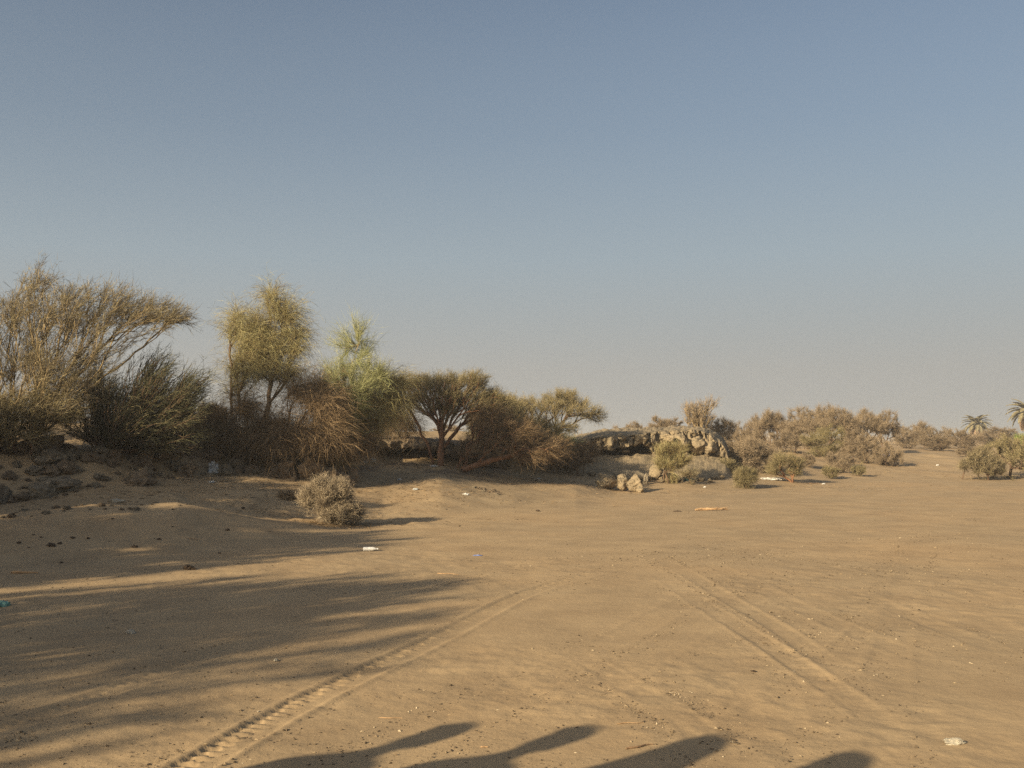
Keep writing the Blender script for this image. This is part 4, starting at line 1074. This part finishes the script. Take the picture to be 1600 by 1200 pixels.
# ---------------------------------------------------------------- the people whose shadows reach the frame
def person(shx, shy, height, label, build='robe', head='cap', face=0.0):
    """stands where the head's shadow falls on the ground point seen at pixel (shx, shy)"""
    gx, gy = flat(shx, shy); Ls = height / math.tan(SUN_EL)
    x = gx - Ls * math.sin(SUN_AZ); y = gy - Ls * math.cos(SUN_AZ)
    k = height / 1.75; z0 = float(terrain(x, max(y, .6))[0]) if y > .5 else 0.0
    root = link('person', None, loc=(x, y, z0), label=label, cat='person', group='people standing beside the photographer')
    root.rotation_euler = (0, 0, face); root.scale = (k * 1.12, k * 1.12, k)
    def skin(name, verts, edges, radii, mat, rootv=0, levels=2, parent=root):
        me = bpy.data.meshes.new(name); me.from_pydata(verts, edges, []); me.materials.append(M[mat])
        me.polygons.foreach_set('use_smooth', [True] * len(me.polygons))
        o = link(name, me, parent)
        sm = o.modifiers.new('skin', 'SKIN'); sm.use_smooth_shade = True
        for i, r in enumerate(radii): me.skin_vertices[0].data[i].radius = (r if isinstance(r, tuple) else (r, r))
        for i in range(len(verts)): me.skin_vertices[0].data[i].use_root = (i == rootv)
        sb = o.modifiers.new('subsurf', 'SUBSURF'); sb.levels = levels; sb.render_levels = levels
        return o
    V = [(0,0,.95),(0,0,1.12),(0,0,1.30),(0,0,1.42),(0,.01,1.50),(0,.015,1.58)]
    E = [(0,1),(1,2),(2,3),(3,4),(4,5)]; Rr = [(.16,.12),(.14,.11),(.17,.12),(.13,.09),(.055,.055),(.06,.06)]
    hands = {}
    for s in (-1, 1):
        b = len(V); raised = False
        if raised: arm = [(s*.18,0,1.40),(s*.23,.07,1.15),(s*.10,.22,1.38)]
        else: arm = [(s*.18,0,1.40),(s*.25,-.01,1.12),(s*.24,.06,.88)]
        V += arm; E += [(3,b),(b,b+1),(b+1,b+2)]; Rr += [.062,.045,.030]
        hands[s] = arm[-1]
        b = len(V); V += [(s*.09,0,.88),(s*.10,.01,.48),(s*.10,-.01,.08),(s*.11,.13,.035)]
        E += [(0,b),(b,b+1),(b+1,b+2),(b+2,b+3)]; Rr += [.095,.062,.042,(.045,.03)]
    body = skin('body', V, E, Rr, 'skin' if build == 'robe' else 'skin')
    # head with face
    import bmesh
    bm = bmesh.new(); bmesh.ops.create_uvsphere(bm, u_segments=28, v_segments=20, radius=1)
    for v in bm.verts:
        p = v.co.copy()
        jaw = max(0, -p.z); p.x *= 1 - .28 * jaw; p.y *= 1 - .12 * jaw
        nose = math.exp(-((p.x / .16) ** 2 + ((p.z + .12) / .22) ** 2)) * max(0, p.y)
        eye = sum(math.exp(-(((p.x - q) / .17) ** 2 + ((p.z - .08) / .10) ** 2)) for q in (-.38, .38)) * max(0, p.y)
        lip = math.exp(-((p.x / .3) ** 2 + ((p.z + .48) / .06) ** 2)) * max(0, p.y)
        v.co = Vector((p.x * .078, p.y * .098 + nose * .026 - eye * .010 + lip * .006, p.z * .118))
    me = bpy.data.meshes.new('head'); bm.to_mesh(me); bm.free(); me.materials.append(M['skin']); me.polygons.foreach_set('use_smooth', [True] * len(me.polygons))
    hd = link('head', me, root, loc=(0, .025, 1.635))
    for s in (-1, 1):
        e = link('ear', rock_mesh('ear', 3, (.010, .018, .030), 'skin', 2, .05, 1), hd, loc=(s * .078, 0, 0))
        ey = link('eye', rock_mesh('eye', 4, (.012, .008, .006), 'white', 2, .02, 0), hd, loc=(s * .030, .088, .010))
    # hands: palm and five fingers
    for s in (-1, 1):
        hx, hy, hz = hands[s]; up = False
        dv = Vector((-s * .35, .45, .8)).normalized() if up else Vector((0, .15, -1)).normalized()
        side = Vector((s * .3, -1, .1)).normalized() if not up else Vector((0, .8, -.4)).normalized()
        w0 = Vector((hx, hy, hz)); HV = [w0, w0 + dv * .05, w0 + dv * .085]; HE = [(0, 1), (1, 2)]; HR = [(.026, .02), (.036, .016), (.034, .014)]
        curl = Vector((-s, .2, 0)).normalized()
        for f in range(4):
            b = len(HV); o_ = side * (f - 1.5) * -.019; ln = (.06, .072, .067, .05)[f]
            HV += [w0 + dv * .08 + o_, w0 + dv * (.08 + ln * .5) + o_ + curl * .008, w0 + dv * (.08 + ln * .9) + o_ + curl * .026]
            HE += [(2, b), (b, b + 1), (b + 1, b + 2)]; HR += [.0095, .0085, .007]
        b = len(HV); HV += [w0 + dv * .03 + side * .035, w0 + dv * .06 + side * .052 + curl * .012, w0 + dv * .085 + side * .050 + curl * .02]
        HE += [(1, b), (b, b + 1), (b + 1, b + 2)]; HR += [.012, .0105, .008]
        skin('hand', [tuple(v) for v in HV], HE, HR, 'skin', 0, 1)
    def loft(name, rings, mat, seg=28, fold=.0, thick=True):
        Vv = []; n = len(rings)
        for zi, (z, rx, ry, cy) in enumerate(rings):
            for j in range(seg):
                a = 2 * math.pi * j / seg; fl = 1 + fold * math.sin(a * 7 + z * 3) * (1 - zi / n)
                Vv.append((math.cos(a) * rx * fl, math.sin(a) * ry * fl + cy, z))
        q = []
        for i in range(n - 1):
            for j in range(seg): q.append((i * seg + j, i * seg + (j + 1) % seg, (i + 1) * seg + (j + 1) % seg, (i + 1) * seg + j))
        me = bpy.data.meshes.new(name); me.from_pydata(Vv, [], q); me.materials.append(M[mat]); me.polygons.foreach_set('use_smooth', [True] * len(q))
        o = link(name, me, root)
        if thick: t = o.modifiers.new('thick', 'SOLIDIFY'); t.thickness = .006
        return o
    def sleeve(name, mat, r0, r1):
        for s in (-1, 1):
            up = False
            arm = [(s*.15,0,1.41),(s*.235,.07,1.15),(s*.12,.19,1.34)] if up else [(s*.15,0,1.41),(s*.255,-.01,1.12),(s*.245,.045,.93)]
            skin(name, [tuple(a) for a in arm], [(0, 1), (1, 2)], [r0, r0 * .85, r1], mat)
    if build == 'robe':
        loft('robe', [(.10,.29,.25,0),(.5,.27,.22,0),(.9,.25,.20,0),(1.1,.24,.19,0),(1.3,.225,.165,0),(1.40,.195,.13,0),(1.46,.11,.09,0),(1.50,.068,.068,.01)], 'robe', fold=.06)
        sleeve('sleeve', 'robe', .075, .062)
    else:
        loft('shirt', [(.55,.25,.20,0),(.84,.235,.185,0),(1.0,.225,.175,0),(1.15,.22,.17,0),(1.3,.215,.155,0),(1.40,.18,.12,0),(1.46,.10,.085,0),(1.49,.068,.068,.01)], 'shirt', fold=.02)
        sleeve('sleeve', 'shirt', .070, .052)
        tv = [(0,0,.95)]; te = []; tr = [(.165,.13)]
        for s in (-1, 1):
            b = len(tv); tv += [(s*.095,0,.86),(s*.105,.01,.48),(s*.105,-.01,.10)]; te += [(0,b),(b,b+1),(b+1,b+2)]; tr += [.108,.08,.07]
        skin('trousers', tv, te, tr, 'trousers')
    for s in (-1, 1):
        skin('shoe', [(s*.10,-.04,.045),(s*.105,.06,.045),(s*.11,.17,.035)], [(0,1),(1,2)], [(.045,.045),(.05,.04),(.042,.03)], 'leather', 0, 2)
    if head == 'cap':
        loft('hair', [(1.60,.083,.090,.005),(1.66,.086,.104,.012),(1.70,.083,.10,.018)], 'hair')
        c = loft('cap', [(1.675,.089,.108,.022),(1.72,.085,.102,.022),(1.755,.06,.075,.022),(1.768,.01,.012,.022)], 'cap')
        vb = []; 
        for i in range(13):
            a = math.pi * (.12 + .76 * i / 12); vb += [(math.cos(a) * .085, .02 + math.sin(a) * .10, 1.682), (math.cos(a) * .075, .03 + math.sin(a) * .185, 1.672)]
        me = bpy.data.meshes.new('visor'); me.from_pydata(vb, [], [(2*i, 2*i+2, 2*i+3, 2*i+1) for i in range(12)]); me.materials.append(M['cap'])
        vz = link('visor', me, c); t = vz.modifiers.new('thick', 'SOLIDIFY'); t.thickness = .004
    else:
        loft('headscarf', [(1.30,.24,.18,-.02),(1.40,.21,.165,-.015),(1.48,.17,.15,0),(1.56,.135,.135,.0),(1.64,.115,.125,.008),(1.70,.105,.12,.01),(1.745,.07,.085,.01),(1.765,.01,.012,.01)], 'robe' if build == 'shirt' else 'cap', fold=.04)
person(722, 1137, 1.74, 'person in a blue shirt and cap whose shadow is the leftmost of four', 'shirt', 'cap', -.35)
person(915, 1142, 1.72, 'person in a pale robe and cap whose shadow is second from the left', 'robe', 'cap', -.3)
person(1122, 1155, 1.76, 'person in a headscarf and pale robe whose shadow is third from the left', 'robe', 'scarf', -.2)
person(1344, 1182, 1.72, 'person in a light headscarf and blue shirt whose shadow is the rightmost', 'shirt', 'scarf', -.25)
